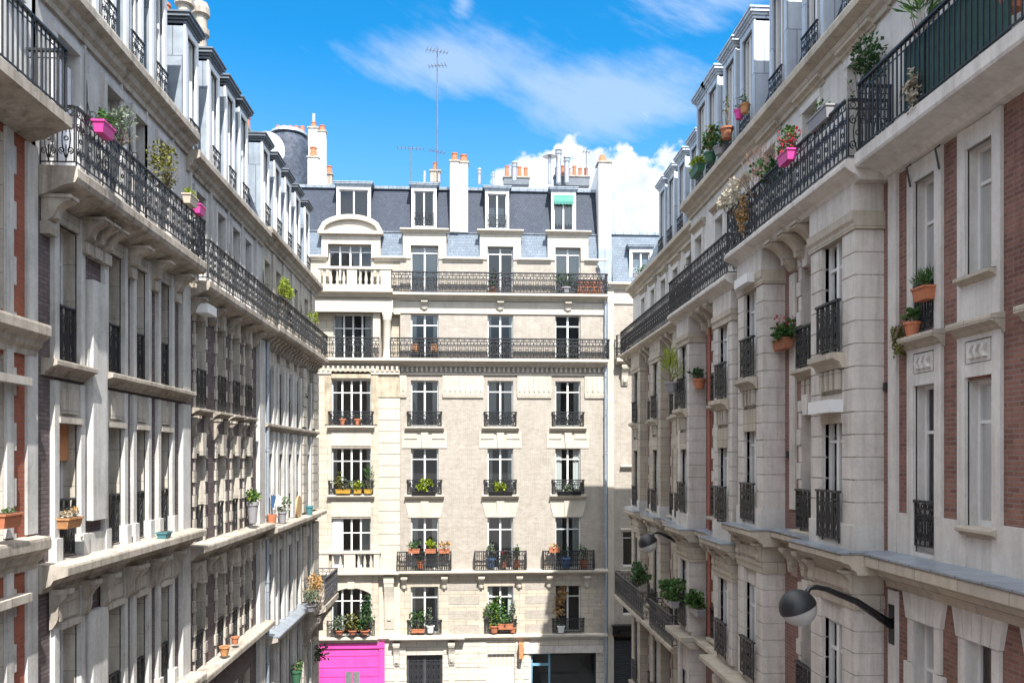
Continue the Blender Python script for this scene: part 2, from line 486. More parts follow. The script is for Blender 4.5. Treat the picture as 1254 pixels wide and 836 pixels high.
def railing(fr, par, s0, s1, z0, h, d, kind='scroll', t=.016, mod=.34, returns=(0, 0), mat='iron', name='railing'):
    mb = MB(fr)
    rail_into(mb, s0, s1, z0, h, d, kind, t, mod)
    for on, s in ((returns[0], s0), (returns[1], s1)):
        if on:
            mb.fr = fr.side(s); rail_into(mb, .02, d - t, z0, h, 0, kind, t, mod); mb.fr = fr
    return mb.build(name, M[mat], par, fix=False)

def strip(fr, par, s0, s1, z0, z1, d1, mat, name='pilaster', d0=-.02):
    return MB(fr).box(s0, s1, z0, z1, d0, d1).build(name, M[mat], par)

def dormer(fr, par, s, w, z0, z1, df, back, cheek='zinc_light', front='white_paint', cap='zinc_dark', rail=True, win=True, roll=False, style='flat', railmat='iron'):
    """roof dormer: cheeks and front are its mesh; cap, window frame, pane and guard rail its pieces"""
    s0, s1 = s - w / 2, s + w / 2; t = .13
    mb = MB(fr)
    mb.box(s0, s0 + .04, z0, z1, df - back, df - .05); mb.box(s1 - .04, s1, z0, z1, df - back, df - .05)
    mb.box(s0, s1, z1 - .05, z1 - .003, df - back, df - .05)
    mb.box(s0 - .01, s0 + t, z0, z1, df - .05, df, 1); mb.box(s1 - t, s1 + .01, z0, z1, df - .05, df, 1)
    mb.box(s0 + t, s1 - t, z1 - .16, z1, df - .05, df - .004, 1); mb.box(s0 + t, s1 - t, z0, z0 + .1, df - .05, df + .03, 1)
    o = mb.build('dormer', [M[cheek], M[front]], par)
    c = MB(fr)
    if style == 'flat':
        for i, (e, h) in enumerate(((.03, .07), (.07, .06), (.12, .08), (.15, .04))):
            z = z1 + sum(q for _, q in ((.05, .07), (.10, .06), (.17, .08), (.2, .04))[:i])
            c.box(s0 - e, s1 + e, z, z + h, df - back - .05, df + e)
    else:
        n = 8
        for e, h0 in ((.12, 0), (.05, .1)):
            prof = [(s0 - e, z1 + h0)] + [(s0 - e + (w + 2 * e) * i / n, z1 + h0 + .07 + (.22) * math.sin(PI * i / n)) for i in range(n + 1)] + [(s1 + e, z1 + h0)]
            c.slab(prof, df - back, df + e + .05)
    c.build('dormer_cap', M[cap], o)
    f = MB(fr); a, b, lo, hi = s0 + t, s1 - t, z0 + .1, z1 - .16; q = .05
    f.box(a, a + q, lo, hi, df - .18, df - .1); f.box(b - q, b, lo, hi, df - .18, df - .1); f.box(a + q, b - q, hi - q, hi, df - .18, df - .1)
    f.box(a + q, b - q, lo, lo + q * 1.5, df - .18, df - .1); f.box((a + b) / 2 - .04, (a + b) / 2 + .04, lo + q * 1.5, hi - q, df - .175, df - .085)
    f.build('window_frame', M['white_paint'], o)
    g = MB(fr); g.poly([(a, lo, df - .14), (b, lo, df - .14), (b, hi, df - .14), (a, hi, df - .14)]); g.build('pane', M['glass'], o)
    MB(fr).poly([(a - .05, lo, df - .62), (b + .05, lo, df - .62), (b + .05, hi, df - .62), (a - .05, hi, df - .62)]).build('interior', M['interior'], o)
    if rail:
        r_ = MB(fr); rail_into(r_, a - .02, b + .02, z0 + .08, .75, df + .06, 'scroll', .014, .3); r_.build('guard_rail', M[railmat], o, fix=False)
    return o

def mansard(fr, par, s0, s1, z0, ztop, d0, run, depth, mat='slate', topmat='zinc', rise=.7):
    """steep slate slope, then a shallow zinc one"""
    mb = MB(fr)
    mb.prism([(d0, z0), (d0 - run, ztop), (d0 - run - .25, ztop - .05), (d0 - .3, z0 - .1)], s0, s1, 0)
    mb.prism([(d0 - run + .1, ztop), (d0 - run + .1, ztop + .1), (d0 - run - 3, ztop + .1 + rise), (d0 - depth, ztop + .1 + rise), (d0 - depth, ztop - .3), (d0 - run - .25, ztop - .06)], s0, s1, 1)
    mb.box(s0, s1, z0 - .3, ztop - .1, d0 - depth + .003, d0 - depth + .2, 1)
    for s in (s0 + .003, s1 - .103):
        mb.prism([(d0 - .1, z0 - .05), (d0 - run - .1, ztop - .06), (d0 - depth + .2, ztop - .06), (d0 - depth + .2, z0 - .05)], s, s + .1, 1)
    return mb.build('roof', [M[mat], M[topmat]], par)

def chimney(fr, par, s0, s1, z0, z1, d0, d1, pots, mat='white_wall', potmat='terracotta', ph=.55, pr=.13, along='s', capm='ledge_stone'):
    mb = MB(fr); mb.box(s0, s1, z0, z1, d0, d1); 
    mb.box(s0 - .05, s1 + .05, z1 + .003, z1 + .09, d0 - .05, d1 + .05, 1)
    o = mb.build('chimney', [M[mat], M[capm]], par)
    for i in range(pots):
        u = (i + .5) / pots
        s = s0 + (s1 - s0) * u if along == 's' else (s0 + s1) / 2
        d = d0 + (d1 - d0) * u if along == 'd' else (d0 + d1) / 2
        h = ph * (.8 + .5 * random.random())
        MB(fr).lathe((s, z1 + .09, d), [(pr * 1.1, 0), (pr, .04), (pr * .85, h * .85), (pr * 1.0, h * .88), (pr * 1.0, h), (pr * .7, h), (pr * .68, h - .1), (.001, h - .1)], 12).build('chimney_pot', M[potmat], o, smooth=False)
    return o

def shell(fr, par, s0, s1, z0, z1, floors, depth, room, d=-.3, back=True):
    """party walls, floors and the rooms' back wall behind the facade"""
    mb = MB(fr)
    mb.box(s0 + .01, s1 - .01, z0, z1, d - depth, d - room)
    for z in floors: mb.box(s0 + .02, s1 - .02, z - .18, z - .02, d - room - .003, d + .04, 1)
    mb.box(s0, s0 + .1, z0, z1, d - room, d + .25); mb.box(s1 - .1, s1, z0, z1, d - room, d + .25)
    return mb.build('interior', [M['interior'], M['floor_wood']], par)

def downpipe(fr, par, s, z0, z1, d=.1, r=.05, mat='zinc_light'):
    mb = MB(fr); mb.tube([(s, z0, d), (s, z1, d)], r, 10)
    z = z0 + 1
    while z < z1:
        mb.tube([(s, z, d), (s, z + .05, d)], r * 1.3, 10); z += 2.1
    return mb.build('downpipe', M[mat], par)

# ================================================================== the apartment house closing the street
def build_end():
    fr = E
    b = thing('apartment_house', 'sunlit cream brick and stone apartment house closing the end of the street', 'building', (0, YE, 0))
    x0, x1 = -9.6, ex(743); xb = ex(390); xp0, xp1 = ex(464), ex(490)
    cols = [(ex(503), ex(537)), (ex(597), ex(628.5)), (ex(680), ex(711))]
    bay = (ex(407), ex(455))
    rows = {6: (302, 361), 5: (385, 441), 4: (466, 522), 3: (548.5, 605), 2: (633, 697), 1: (717, 775)}
    rz = {k: (ez(v[1]), ez(v[0])) for k, v in rows.items()}
    gz = ez(783)                                                    # top of the ground floor
    ops = [(a, c, *rz[k]) for k in rz for a, c in cols]
    gops = [(ex(498), ex(542), .15, ez(800)), (ex(597), ex(630), .02, ez(800)), (ex(650), ex(730), .35, ez(800))]
    zc6 = ez(317)
    bd = .28                                                        # how far the bay stands out
    mb = MB(fr); mb.wall(xp1, x1, gz, zc6, ops, 0, .28); mb.build('wall', [M['end_brick'], M['end_plain']], b)
    MB(fr).wall(ex(471), x1, 0, gz, gops, .05, .35).build('ground_floor_wall', [M['end_white'], M['end_plain']], b)
    mb = MB(fr)
    bops = [(*bay, *rz[k]) for k in (4, 3, 2, 1)]
    mb.wall(x0, xp0, gz, ez(449), bops, bd, .3); mb.poly([(xp0, gz, bd), (xp0, ez(449), bd), (xp0, ez(449), 0), (xp0, gz, 0)])
    mb.build('bay_wall', [M['end_stone'], M['end_plain']], b)
    mb = MB(fr)
    mb.wall(x0, xp1, ez(449), ez(384), [(*bay, *rz[5])], -.35, .2)
    mb.poly([(xp1, ez(449), -.35), (xp1, ez(384), -.35), (xp1, ez(384), 0), (xp1, ez(449), 0)])
    mb.wall(x0, xp1, ez(362), zc6, [(ex(402), ex(455), *rz[6])], -.05, .25); mb.build('loggia_wall', [M['end_stone'], M['end_plain']], b)
    # piers, quoins and bands
    MB(fr).rust(xp0, xp1, ez(680), ez(487), -.02, .2, .62, .03).build('pilaster', M['end_plain'], b)
    MB(fr).box(xp0, xp1, ez(704) + .01, ez(680), -.02, .26).build('pilaster', M['end_plain'], b)
    strip(fr, b, ex(482) + .004, xp1 + .01, ez(386), ez(362), .055, 'end_plain', 'frieze', -.4)
    MB(fr).box(xp0, xp1, gz, ez(704), -.02, .12).build('pilaster', M['end_plain'], b)
    MB(fr).box(xp0, xp1, ez(487), ez(449), -.02, .24).build('pilaster', M['carved'], b)
    mb = MB(fr); c = ((xp0 + xp1) / 2 - .1, 0, .1)
    mb.lathe((c[0], ez(441), .25), [(.27, 0), (.27, .12), (.22, .16), (.21, .6), (.2, 2.05), (.24, 2.12), (.22, 2.16), (.27, 2.3), (.27, ez(385) - ez(441))], 16)
    mb.build('column', M['end_plain'], b, smooth=True)
    strip(fr, b, ex(457), ex(466), ez(441), ez(385), .1, 'end_plain', 'pilaster', -.36)
    for a, c2 in ((ex(399), ex(406)), (ex(456), ex(463))):
        strip(fr, b, a, c2, ez(520), ez(462), bd + .05, 'carved', 'carved_panel', bd - .02)
    strip(fr, b, ex(407), ex(455), ez(464.5), ez(455), bd + .06, 'carved', 'carved_panel', bd - .02)
    for (k0, k1), kk in (((530, 546), 3), ((613, 631), 2)):
        strip(fr, b, *bay, ez(k1), ez(k0), bd + .035, 'end_plain', 'panel', bd - .02)
    # floor bands
    cornice(fr, b, x0, x1, ez(449.5), ez(440.5), .55, 'end_plain', 'balcony_slab')
    dn = MB(fr); s = xb
    while s < x1 - .2:
        dn.box(s, s + .12, ez(456), ez(450), 0, bd + .1 if s < xp1 else .11); s += .26
    dn.box(x0, xp1, ez(459.5), ez(457), 0, bd + .06); dn.box(xp1, x1 - .02, ez(459.5), ez(457), -.01, .07)
    dn.build('dentils', M['end_plain'], b)
    gaps = [xp1] + [q for c in cols for q in (c[0] - .22, c[1] + .22)] + [x1]
    for i in range(0, len(gaps), 2):
        mb = MB(fr); a, c = gaps[i], gaps[i + 1]
        mb.box(a, c, ez(481), ez(460), -.01, .05)
        n = int((c - a) / .26)
        for k in range(n): mb.box(a + (c - a) * (k + .5) / n - .045, a + (c - a) * (k + .5) / n + .045, ez(479), ez(461.5), .05, .085)
        mb.build('frieze', M['end_plain'], b)
        mb = MB(fr); mb.prism([(-.01, ez(488)), (.07, ez(487)), (.1, ez(483)), (.1, ez(481.6)), (-.01, ez(481.2))], a, c); mb.build('string_course', M['end_plain'], b)
    cornice(fr, b, x0, ex(482), ez(370), ez(357.5), .62, 'end_plain', 'balcony_slab')
    strip(fr, b, x0, ex(482), ez(384.6), ez(370.5), .32, 'end_plain', 'frieze')
    cornice(fr, b, ex(482) + .002, x1, ez(369), ez(361), .5, 'end_plain', 'balcony_slab')
    strip(fr, b, ex(490), x1 - .01, ez(384.6), ez(370), .06, 'end_plain', 'frieze')
    for c in cols:
        m = (c[0] + c[1]) / 2
        corbel(fr, b, m, .3, ez(382), ez(370), .3, 'end_plain', name='keystone')
    for i, (a, c) in enumerate(zip([x0] + [q[1] + .24 for q in [(0, ex(453))] + cols], [ex(400) - .0] + [q[0] - .24 for q in cols] + [x1])):
        if c - a > .2: cornice(fr, b, a, c, ez(322), ez(316), .16, 'end_plain', d=0)
    cornice(fr, b, x0, xp1, ez(705), ez(697.5), .62, 'end_plain', 'string_course')
    cornice(fr, b, xp1 + .002, x1, ez(704), ez(697), .5, 'end_plain', 'string_course')
    cornice(fr, b, x0, xp0, ez(783.5), ez(775.5), .55, 'end_plain', 'string_course')
    cornice(fr, b, xp0 + .002, x1, ez(783.5), ez(776), .3, 'end_white', 'string_course')
    # first floor: stone with brick panels let in
    def facing(z0, z1):
        mb = MB(fr); mb.wall(xp1, x1 - .005, z0, z1, [(a - .001, c + .001, *rz[1]) for a, c in cols], .06, .07, 0, 0); mb.build('stone_facing', M['end_stone'], b)
    facing(ez(775.9), ez(704.2))
    for a, c in ((549, 587), (643, 672), (480, 488), (726, 737)):
        for y0, y1 in ((713, 722), (729, 739), (747, 757), (764, 774)):
            strip(fr, b, ex(a), ex(c), ez(y1), ez(y0), .068, 'end_brick', 'brick_panel', .03)
    # window dressings
    for j, (a, c) in enumerate(cols):
        m = (a + c) / 2
        for k in (4, 3):
            mb = MB(fr); z = rz[k][0]
            mb.prism([(-.02, z - .26), (.1, z - .26), (.2, z - .17), (.26, z - .1), (.26, z - .02), (-.02, z)], a - .3, c + .3); mb.build('sill', M['end_plain'], b)
        z0, z1 = rz[3][1], rz[4][0] - .27
        mb = MB(fr); mb.box(a - .45, c + .45, z0 + .003, z1, -.01, .03)
        for s0, s1 in ((a - .35, a + .35), (c - .35, c + .35)): mb.box(s0, s1, z0 + .5, z1 - .1, .03, .065)
        mb.slab([(m - .13, z0 + .003), (m + .13, z0 + .003), (m + .2, z1 - .04), (m - .2, z1 - .04)], .03, .1); mb.build('lintel', M['end_plain'], b)
        z0, z1 = rz[2][1], rz[3][0] - .27
        mb = MB(fr); mb.slab([(a - .1, z0 + .003), (c + .1, z0 + .003), (c + .34, z1), (a - .34, z1)], -.01, .03)
        mb.slab([(m - .16, z0 + .003), (m + .16, z0 + .003), (m + .22, z1 - .04), (m - .22, z1 - .04)], .03, .08); mb.build('lintel', M['end_plain'], b)
        for s in (a - .33, c + .33): corbel(fr, b, s, .3, ez(722), ez(704.4), .42, 'end_plain')
        mb = MB(fr); n = 24
        for i in range(n + 1):
            u = a - .68 + (c - a + 1.36) * i / n
            for q in ([(0, .36), (.12, .5), (.32, .56), (.52, .46), (.75, .40), (1.0, .40)],):
                mb.tube([(u, rz[2][0] + .02 + z, dd) for z, dd in q], .018 if i % 4 else .026, 4)
        for z, dd, t in ((.03, .37, .018), (.33, .56, .014), (.55, .46, .014), (.8, .4, .014), (1.03, .40, .026)):
            mb.box(a - .7, c + .7, rz[2][0] + z - t, rz[2][0] + z + t, dd - t, dd + t)
        for k in range(8):
            u = a - .55 + (c - a + 1.1) * k / 7
            mb.ribbon(spiral(u, rz[2][0] + .66, .1, .1, 0, 1, 10), .018, .43)
            mb.ribbon(spiral(u, rz[2][0] + .9, .08, .08, 0, 1, 10), .018, .40)
        for s, sg in ((a - .69, -1), (c + .69, 1)):
            for z, dd in ((.03, .36), (.33, .5), (1.03, .39)):
                mb.box(s - .015, s + .015, rz[2][0] + z - .015, rz[2][0] + z + .015, 0, dd)
            for k in range(4):
                mb.tube([(s, rz[2][0], .04 + .09 * k), (s, rz[2][0] + 1.02, .04 + .09 * k)], .012, 4)
        mb.build('balcony_railing', M['iron'], b, fix=False)
        for k in (4, 3): railing(fr, b, a - .16, c + .16, rz[k][0] + .02, .78, .14, 'scroll', .03, .34, (1, 1))
        railing(fr, b, a - .16, c + .16, rz[1][0] + .02, .78, .16, 'lattice', .026, .26, (1, 1))
    # windows
    cur = {(6, 0): 1, (6, 1): .12, (6, 2): 1, (5, 0): .4, (5, 1): .3, (5, 2): .0, (4, 0): .45, (4, 1): .7, (4, 2): .5, (3, 0): .2, (3, 1): .4, (3, 2): .55, (2, 0): .5, (2, 1): .2, (2, 2): .6, (1, 0): .3, (1, 1): .4, (1, 2): 0}
    for k in rz:
        for j, (a, c) in enumerate(cols):
            window(fr, b, a, c, *rz[k], -.2, 2, .76 if k < 6 else .86, cur[(k, j)], .09, t=.065)
    for k in (4, 3, 2, 1): window(fr, b, *bay, *rz[k], bd - .2, 4 if k > 2 else 4, .72, .25 if k != 2 else .5, .09, t=.06)
    window(fr, b, *bay, *rz[5], -.5, 4, .7, .4, .09, t=.06); window(fr, b, ex(402), ex(455), *rz[6], -.22, 4, .86, 0, t=.06)
    MB(fr).box(bay[0] + .07, bay[0] + .5, rz[2][0] + .1, rz[2][1] - .06, bd - .175, bd - .14).build('shutter', M['shutter_white'], b)
    # first-floor bay arch
    zc = rz[1][1]; m = (bay[0] + bay[1]) / 2; w = (bay[1] - bay[0]) / 2
    mb = MB(fr); n = 10; prof = []
    for i in range(n + 1):
        u = -1 + 2 * i / n; prof.append((m + (w + .02) * u, zc - .34 * u * u + .0))
    prof = [(m - w - .02, zc + .35)] + [(m - w - .02, zc - .34)] + prof[1:-1] + [(m + w + .02, zc - .34), (m + w + .02, zc + .35)]
    mb.slab(prof, bd - .18, bd + .015); mb.box(m - .18, m + .18, zc - .04, zc + .34, bd, bd + .08); mb.build('arch', M['end_plain'], b)
    corbel(fr, b, ex(477), .5, ez(770), ez(703), .34, 'end_plain', .1)
    # long balconies
    railing(fr, b, ex(480), x1 - .05, ez(361), 1.12, .44, 'scroll', .034, .36, (0, 1))
    railing(fr, b, ex(479), x1 + .05, ez(440.5), 1.1, .48, 'scroll', .036, .36, (0, 1))
    railing(fr, b, ex(396), ex(466), ez(440.5), 1.1, .48, 'scroll', .034, .36)
    railing(fr, b, bay[0] - .12, bay[1] + .12, rz[4][0], .78, bd + .15, 'scroll', .03, .32, (1, 1))
    railing(fr, b, bay[0] - .12, bay[1] + .12, rz[3][0], .78, bd + .15, 'lattice', .028, .26, (1, 1))
    railing(fr, b, bay[0] - .2, bay[1] + .2, rz[1][0], .85, bd + .18, 'lattice', .018, .3, (1, 1))
    for k in (4, 3): cornice(fr, b, bay[0] - .2, bay[1] + .2, rz[k][0] - .24, rz[k][0], .24, 'end_plain', 'sill', bd)
    # stone balustrades
    for sets, zz0, zz1, dd in (((ex(392), ex(480)), ez(357), ez(331), .38), ((ex(393), ex(466)), ez(697), ez(672), .4)):
        mb = MB(fr); a, c = sets
        mb.box(a, c, zz0, zz0 + .2, dd - .12, dd + .12); mb.box(a - .04, c + .06, zz1 - .14, zz1, dd - .15, dd + .15)
        o = mb.build('balustrade', M['end_plain'], b)
        piers = [(a, a + .12), (m + .05 - .25, m + .05 + .28), (c - .55, c)] if zz1 > 15 else [(a, a + .5), (m - .35, m + .25), (c - .3, c)]
        for p0, p1 in piers: MB(fr).box(p0, p1, zz0 + .2, zz1 - .14, dd - .11, dd + .11).build('pier', M['end_plain'], o)
        h = zz1 - .14 - zz0 - .2
        for (q0, q1) in zip(piers[:-1], piers[1:]):
            s = q0[1]; e = q1[0]; n = max(2, int((e - s) / .3))
            for i in range(n):
                MB(fr).lathe((s + (e - s) * (i + .5) / n, zz0 + .2, dd), [(.09, 0), (.09, .06), (.05, .1), (.1, h * .35), (.045, h * .75), (.08, h * .88), (.09, h)], 10).build('baluster', M['end_plain'], o, smooth=True)
    # attic: stone dormers in line with the wall, arched one over the bay
    zt6 = ez(287)
    for a, c in cols:
        mb = MB(fr); A, Z1 = a - .42, rz[6][1]
        mb.box(A, a, zc6 - .05, zt6, -1.6, .05); mb.box(c, c + .42, zc6 - .05, zt6, -1.6, .05); mb.box(a, c, Z1, zt6, -1.6, .05)
        o = mb.build('dormer', M['end_plain'], b)
        cornice(fr, o, A - .14, c + .56, zt6, ez(282), .22, 'end_plain', 'dormer_cap', .05)
        MB(fr).box(A - .05, c + .47, zt6 + .003, ez(282), -1.6, .05).build('dormer_cap', M['zinc_light'], o)
    mb = MB(fr); A, Cc = ex(394), ex(466); a, c = ex(402), ex(455); zt = ez(290)
    mb.box(A, a, zc6 - .05, zt, -1.6, .1); mb.box(c, Cc, zc6 - .05, zt, -1.6, .1); mb.box(a, c, rz[6][1], zt, -1.6, .1)
    o = mb.build('dormer', M['end_plain'], b)
    for e, h0, dd, mm in ((.16, 0, .3, 'end_plain'), (-.1, .09, .31, 'end_plain')):
        n = 14; w2 = (Cc - A) / 2 + e; mc = (A + Cc) / 2
        H = ez(267) - zt
        outer = [(mc + w2 * (-1 + 2 * i / n), zt + .12 + (H - .12) * (1 - (-1 + 2 * i / n) ** 2) ** .5 * 1.0) for i in range(n + 1)]
        inner = [(mc + (w2 - .22) * (-1 + 2 * i / n), zt + .05 + (H - .3) * (1 - (-1 + 2 * i / n) ** 2) ** .5) for i in range(n + 1)]
        if e > 0:
            mb = MB(fr)
            for i in range(n): mb.slab([inner[i], inner[i + 1], outer[i + 1], outer[i]], -1.5, dd)
            mb.box(mc - w2, mc + w2, zt - .02, zt + .14, -1.5, dd + .01)
            mb.slab([(mc - w2 + .1, zt + .12)] + [(x, z) for x, z in inner] + [(mc + w2 - .1, zt + .12)], -1.4, .12)
            mb.build('pediment', M[mm], o)
    # mansard: low slope, then steep slate, then zinc
    mb = MB(fr)
    zl, zm, zu = zc6 - .02, ez(284), ez(226)
    gaps6 = [x0, ex(394)] + [ex(466)] + [q for a, c in cols for q in (a - .42, c + .42)] + [x1 - .3]
    for q0, q1 in zip(gaps6[::2], gaps6[1::2]): mb.prism([(-.02, zl), (-.35, zm), (-.6, zm), (-.5, zl)], q0, q1, 1)
    mb.prism([(-.3, zm - .02), (-.28, zm + .05), (-.6, zm + .07), (-.6, zm - .02)], x0, x1 - .3, 2)
    mb.prism([(-.42, zm), (-1.0, zu), (-1.3, zu), (-1.0, zm)], x0, x1 - .3, 0)
    mb.prism([(-.88, zu - .03), (-.86, zu + .12), (-3.5, ez(217)), (-9, ez(216)), (-9, zu - .3), (-1.3, zu - .1)], x0, x1 - .3, 2)
    mb.box(x0, x1 - .3, zl, zu, -9.003, -8.8, 2)
    mb.build('roof', [M['slate'], M['slate_light'], M['zinc_light']], b)
    for (p0, p1, y0, y1) in ((503.5, 534, 229, 279), (594.5, 623.5, 231, 280), (676, 706, 231, 281), (411, 453, 229, 281)):
        o = dormer(fr, b, (ex(p0) + ex(p1)) / 2, ex(p1) - ex(p0), ez(y1), ez(y0), -.32, 1.0, 'slate', 'white_paint', 'zinc_light', rail=(p0 in (503.5, 594.5)))
        if p0 == 676:
            n = 12; aw = MB(fr); a, c = ex(p0) + .14, ex(p1) - .14; z = ez(y0) - .17
            pts = []
            for i in range(n + 1):
                x = a + (c - a) * i / n; pts += [(x, z, -.33), (x, z - .36, -.24), (x, z - .5 - .05 * (i % 2), -.24)]
            aw.add(pts, [(3 * i + j, 3 * i + 3 + j, 3 * i + 4 + j, 3 * i + 1 + j) for i in range(n) for j in (0, 1)]); aw.build('awning', M['teal_awning'], o, fix=False)
            cu = MB(fr); n = 24; pts = []
            for i in range(n + 1):
                x = a + (c - a) * i / n; dd = -.56 + .02 * math.sin(i * 1.6); pts += [(x, ez(y1) + .2, dd), (x, z, dd)]
            cu.add(pts, [(2 * i, 2 * i + 2, 2 * i + 3, 2 * i + 1) for i in range(n)]); cu.build('curtain', M['curtain'], o, fix=False)
    # chimneys
    chimney(fr, b, ex(551), ex(562), ez(283), ez(197), -.9, -.2, 1, pr=.17, ph=.5)
    chimney(fr, b, ex(562.4), ex(573), ez(283), ez(198), -.9, -.25, 1, pr=.2, ph=.5)
    mb = MB(fr); s0, s1 = ex(733), ex(748)
    mb.prism([(.1, ez(350)), (.1, ez(197)), (-3.2, ez(208)), (-3.2, ez(330))], s0, s1); mb.box(s0 - .06, s1 + .06, ez(197) + .003, ez(195), -.8, .16, 1)
    o = mb.build('chimney', [M['white_wall'], M['ledge_stone']], b)
    MB(fr).box(s0 - .02, s1 + .02, ez(344), ez(303), -.02, .14).build('flashing', M['zinc_light'], o)
    MB(fr).lathe((s0 + .25, ez(195), -.2), [(.26, 0), (.24, .1), (.17, .35), (.17, .38), (.001, .38)], 12).build('chimney_pot', M['terracotta'], o)
    def pots(pxs, ybase, Yd, mats, r=.12, hs=None):
        for i, p in enumerate(pxs):
            pass
    # rear stacks standing on the flat of the roof
    for p0, p1, yt, n, dd in ((617, 648, 217, 4, -5), (679, 722, 214.5, 6, -4.5)):
        Y = YE - dd; s0, s1 = ex(p0, Y), ex(p1, Y)
        chimney(fr, b, s0, s1, ez(225, 600, Y), ez(yt, 600, Y), dd - .5, dd, n, 'zinc_dark', 'terracotta', .62, .13)
    for p, yb, yt, r, capn in ((684, 219, 181, .16, 1), (673, 219, 188, .1, 2), (694, 218, 190, .15, 1), (630, 217, 198, .14, 1), (587, 222, 207, .1, 1), (520, 222, 209, .1, 0), (604, 222, 211, .07, 1)):
        Y = YE + 4; x = ex(p, Y); z0, z1 = ez(yb + 4, 600, Y), ez(yt, 600, Y); mb = MB(fr)
        mb.tube([(x, z0, -4), (x, z1 - .12, -4)], r, 10)
        if capn == 1: mb.lathe((x, z1 - .3, -4), [(r * 1.3, 0), (r * 1.35, .12), (r * .8, .14), (r * .8, .2), (r * 1.4, .22), (r * 1.2, .3), (.001, .32)], 12)
        if capn == 2: mb.lathe((x, z1 - .12, -4), [(.42, 0), (.1, .16), (.001, .2)], 12)
        mb.build('flue', M['steel'], b)
    chimney(fr, b, ex(527, YE + 3), ex(539, YE + 3), ez(224, 600, YE + 3), ez(211, 600, YE + 3), -3.4, -3, 1, 'ledge_stone', 'terracotta', .45, .16)
    # ground floor
    mb = MB(fr); a, c = x0, ex(471)
    mb.box(a, c, 0, gz - .02, -.3, .2)
    for y0, y1 in ((784.5, 799), (801, 813), (815, 824), (826, 835)):
        mb.box(ex(392), ex(464), ez(y1), ez(y0), .2, .225)
    mb.box(ex(465), c + .02, 0, gz - .02, .2, .26); mb.box(a, c + .03, gz - .3, gz - .025, .2, .3)
    o = mb.build('shopfront', M['pink_paint'], b)
    mb = MB(fr)
    for p0, p1 in ((424, 432), (433, 441)): mb.box(ex(p0), ex(p1), 1.0, ez(818), .226, .26)
    mb.build('window_hatch', M['steel'], o)
    cornice(fr, b, ex(478), ex(569), ez(783), ez(776.6), .5, 'end_white', 'door_hood', .05)
    for p in (486, 553): corbel(fr, b, ex(p), .32, ez(814), ez(783.6), .36, 'end_white', .05)
    for p0, p1 in ((471, 484), (489, 497), (543, 550), (557, 596), (631, 634), (641, 648)):
        mb = MB(fr)
        for k in range(5): mb.box(ex(p0) + .02, ex(p1) - .02, max(.05, ez(783.6) - .72 * (k + 1) + .04), ez(783.6) - .72 * k, .04, .09)
        mb.build('rusticated_blocks', M['end_white'], b)
    mb = MB(fr); a, c = gops[0][:2]
    mb.box(a, c, .15, ez(800), -.25, -.2, 1)
    for s0, s1 in ((a, a + .1), (c - .1, c), ((a + c) / 2 - .06, (a + c) / 2 + .06)): mb.box(s0, s1, .15, ez(800), -.2, -.14)
    for z in (.15, 1.1, ez(800) - .12): mb.box(a + .1, c - .1, z, z + .1, -.19, -.145)
    for hh in ((a + .1, (a + c) / 2 - .06), ((a + c) / 2 + .06, c - .1)): rail_into(mb, *hh, 1.2, ez(800) - 1.32, -.16, 'lattice', .02, .3)
    mb.build('entrance_door', [M['iron_grey'], M['black_gloss']], b, fix=False)
    mb = MB(fr); a, c = gops[1][:2]; mb.box(a, c, .02, ez(800), -.2, -.1)
    for i in range(6): mb.box(a + .08 + (c - a - .1) * i / 6, a + .22 + (c - a - .1) * i / 6, ez(815), ez(802), -.1, -.085, 1)
    mb.build('garage_door', [M['white_paint'], M['beige_plastic']], b)
    mb = MB(fr); a, c = gops[2][:2]; xm = ex(674)
    mb.box(a, xm, .35, .5, -.2, -.1, 1)
    for s in (a, xm - .1): mb.box(s, s + .1, .5, ez(800), -.2, -.1, 1)
    mb.box(a + .1, xm - .1, ez(816), ez(813), -.19, -.11, 1); mb.box(a + .1, xm - .1, ez(802), ez(800), -.19, -.11, 1)
    mb.box(xm, c, .35, .9, -.2, -.12, 0); mb.box(c - .09, c, .9, ez(800), -.2, -.1, 0); mb.box(xm, c - .09, ez(803), ez(800), -.19, -.1, 0)
    o = mb.build('shop_window', [M['shop_dark'], M['shop_blue']], b)
    MB(fr).poly([(a + .05, .5, -.16), (c - .05, .5, -.16), (c - .05, ez(801), -.16), (a + .05, ez(801), -.16)]).build('pane', M['glass'], o)
    MB(fr).box(ex(641), ex(738), ez(799.5), ez(791), .05, .16).build('shop_fascia', M['right_stone'], b)
    MB(fr).box(ex(635), ex(640), ez(804), ez(786), .06, .5).build('hanging_sign', M['orange_wood'], b)
    shell(fr, b, x0, x1, 0, ez(300), [rz[k][0] for k in (5, 4, 3, 2, 1)] + [gz, rz[6][0]], 9, 2.6, -.2)
    downpipe(fr, b, ex(741), .1, ez(372), .14, .07)
    mb = MB(fr); mb.tube([(ex(731), ez(322), .15), (ex(735), ez(330), .2), (ex(736), ez(356), .3), (ex(741), ez(372), .14)], .06, 8); mb.build('downpipe', M['zinc_light'], b)
    return b

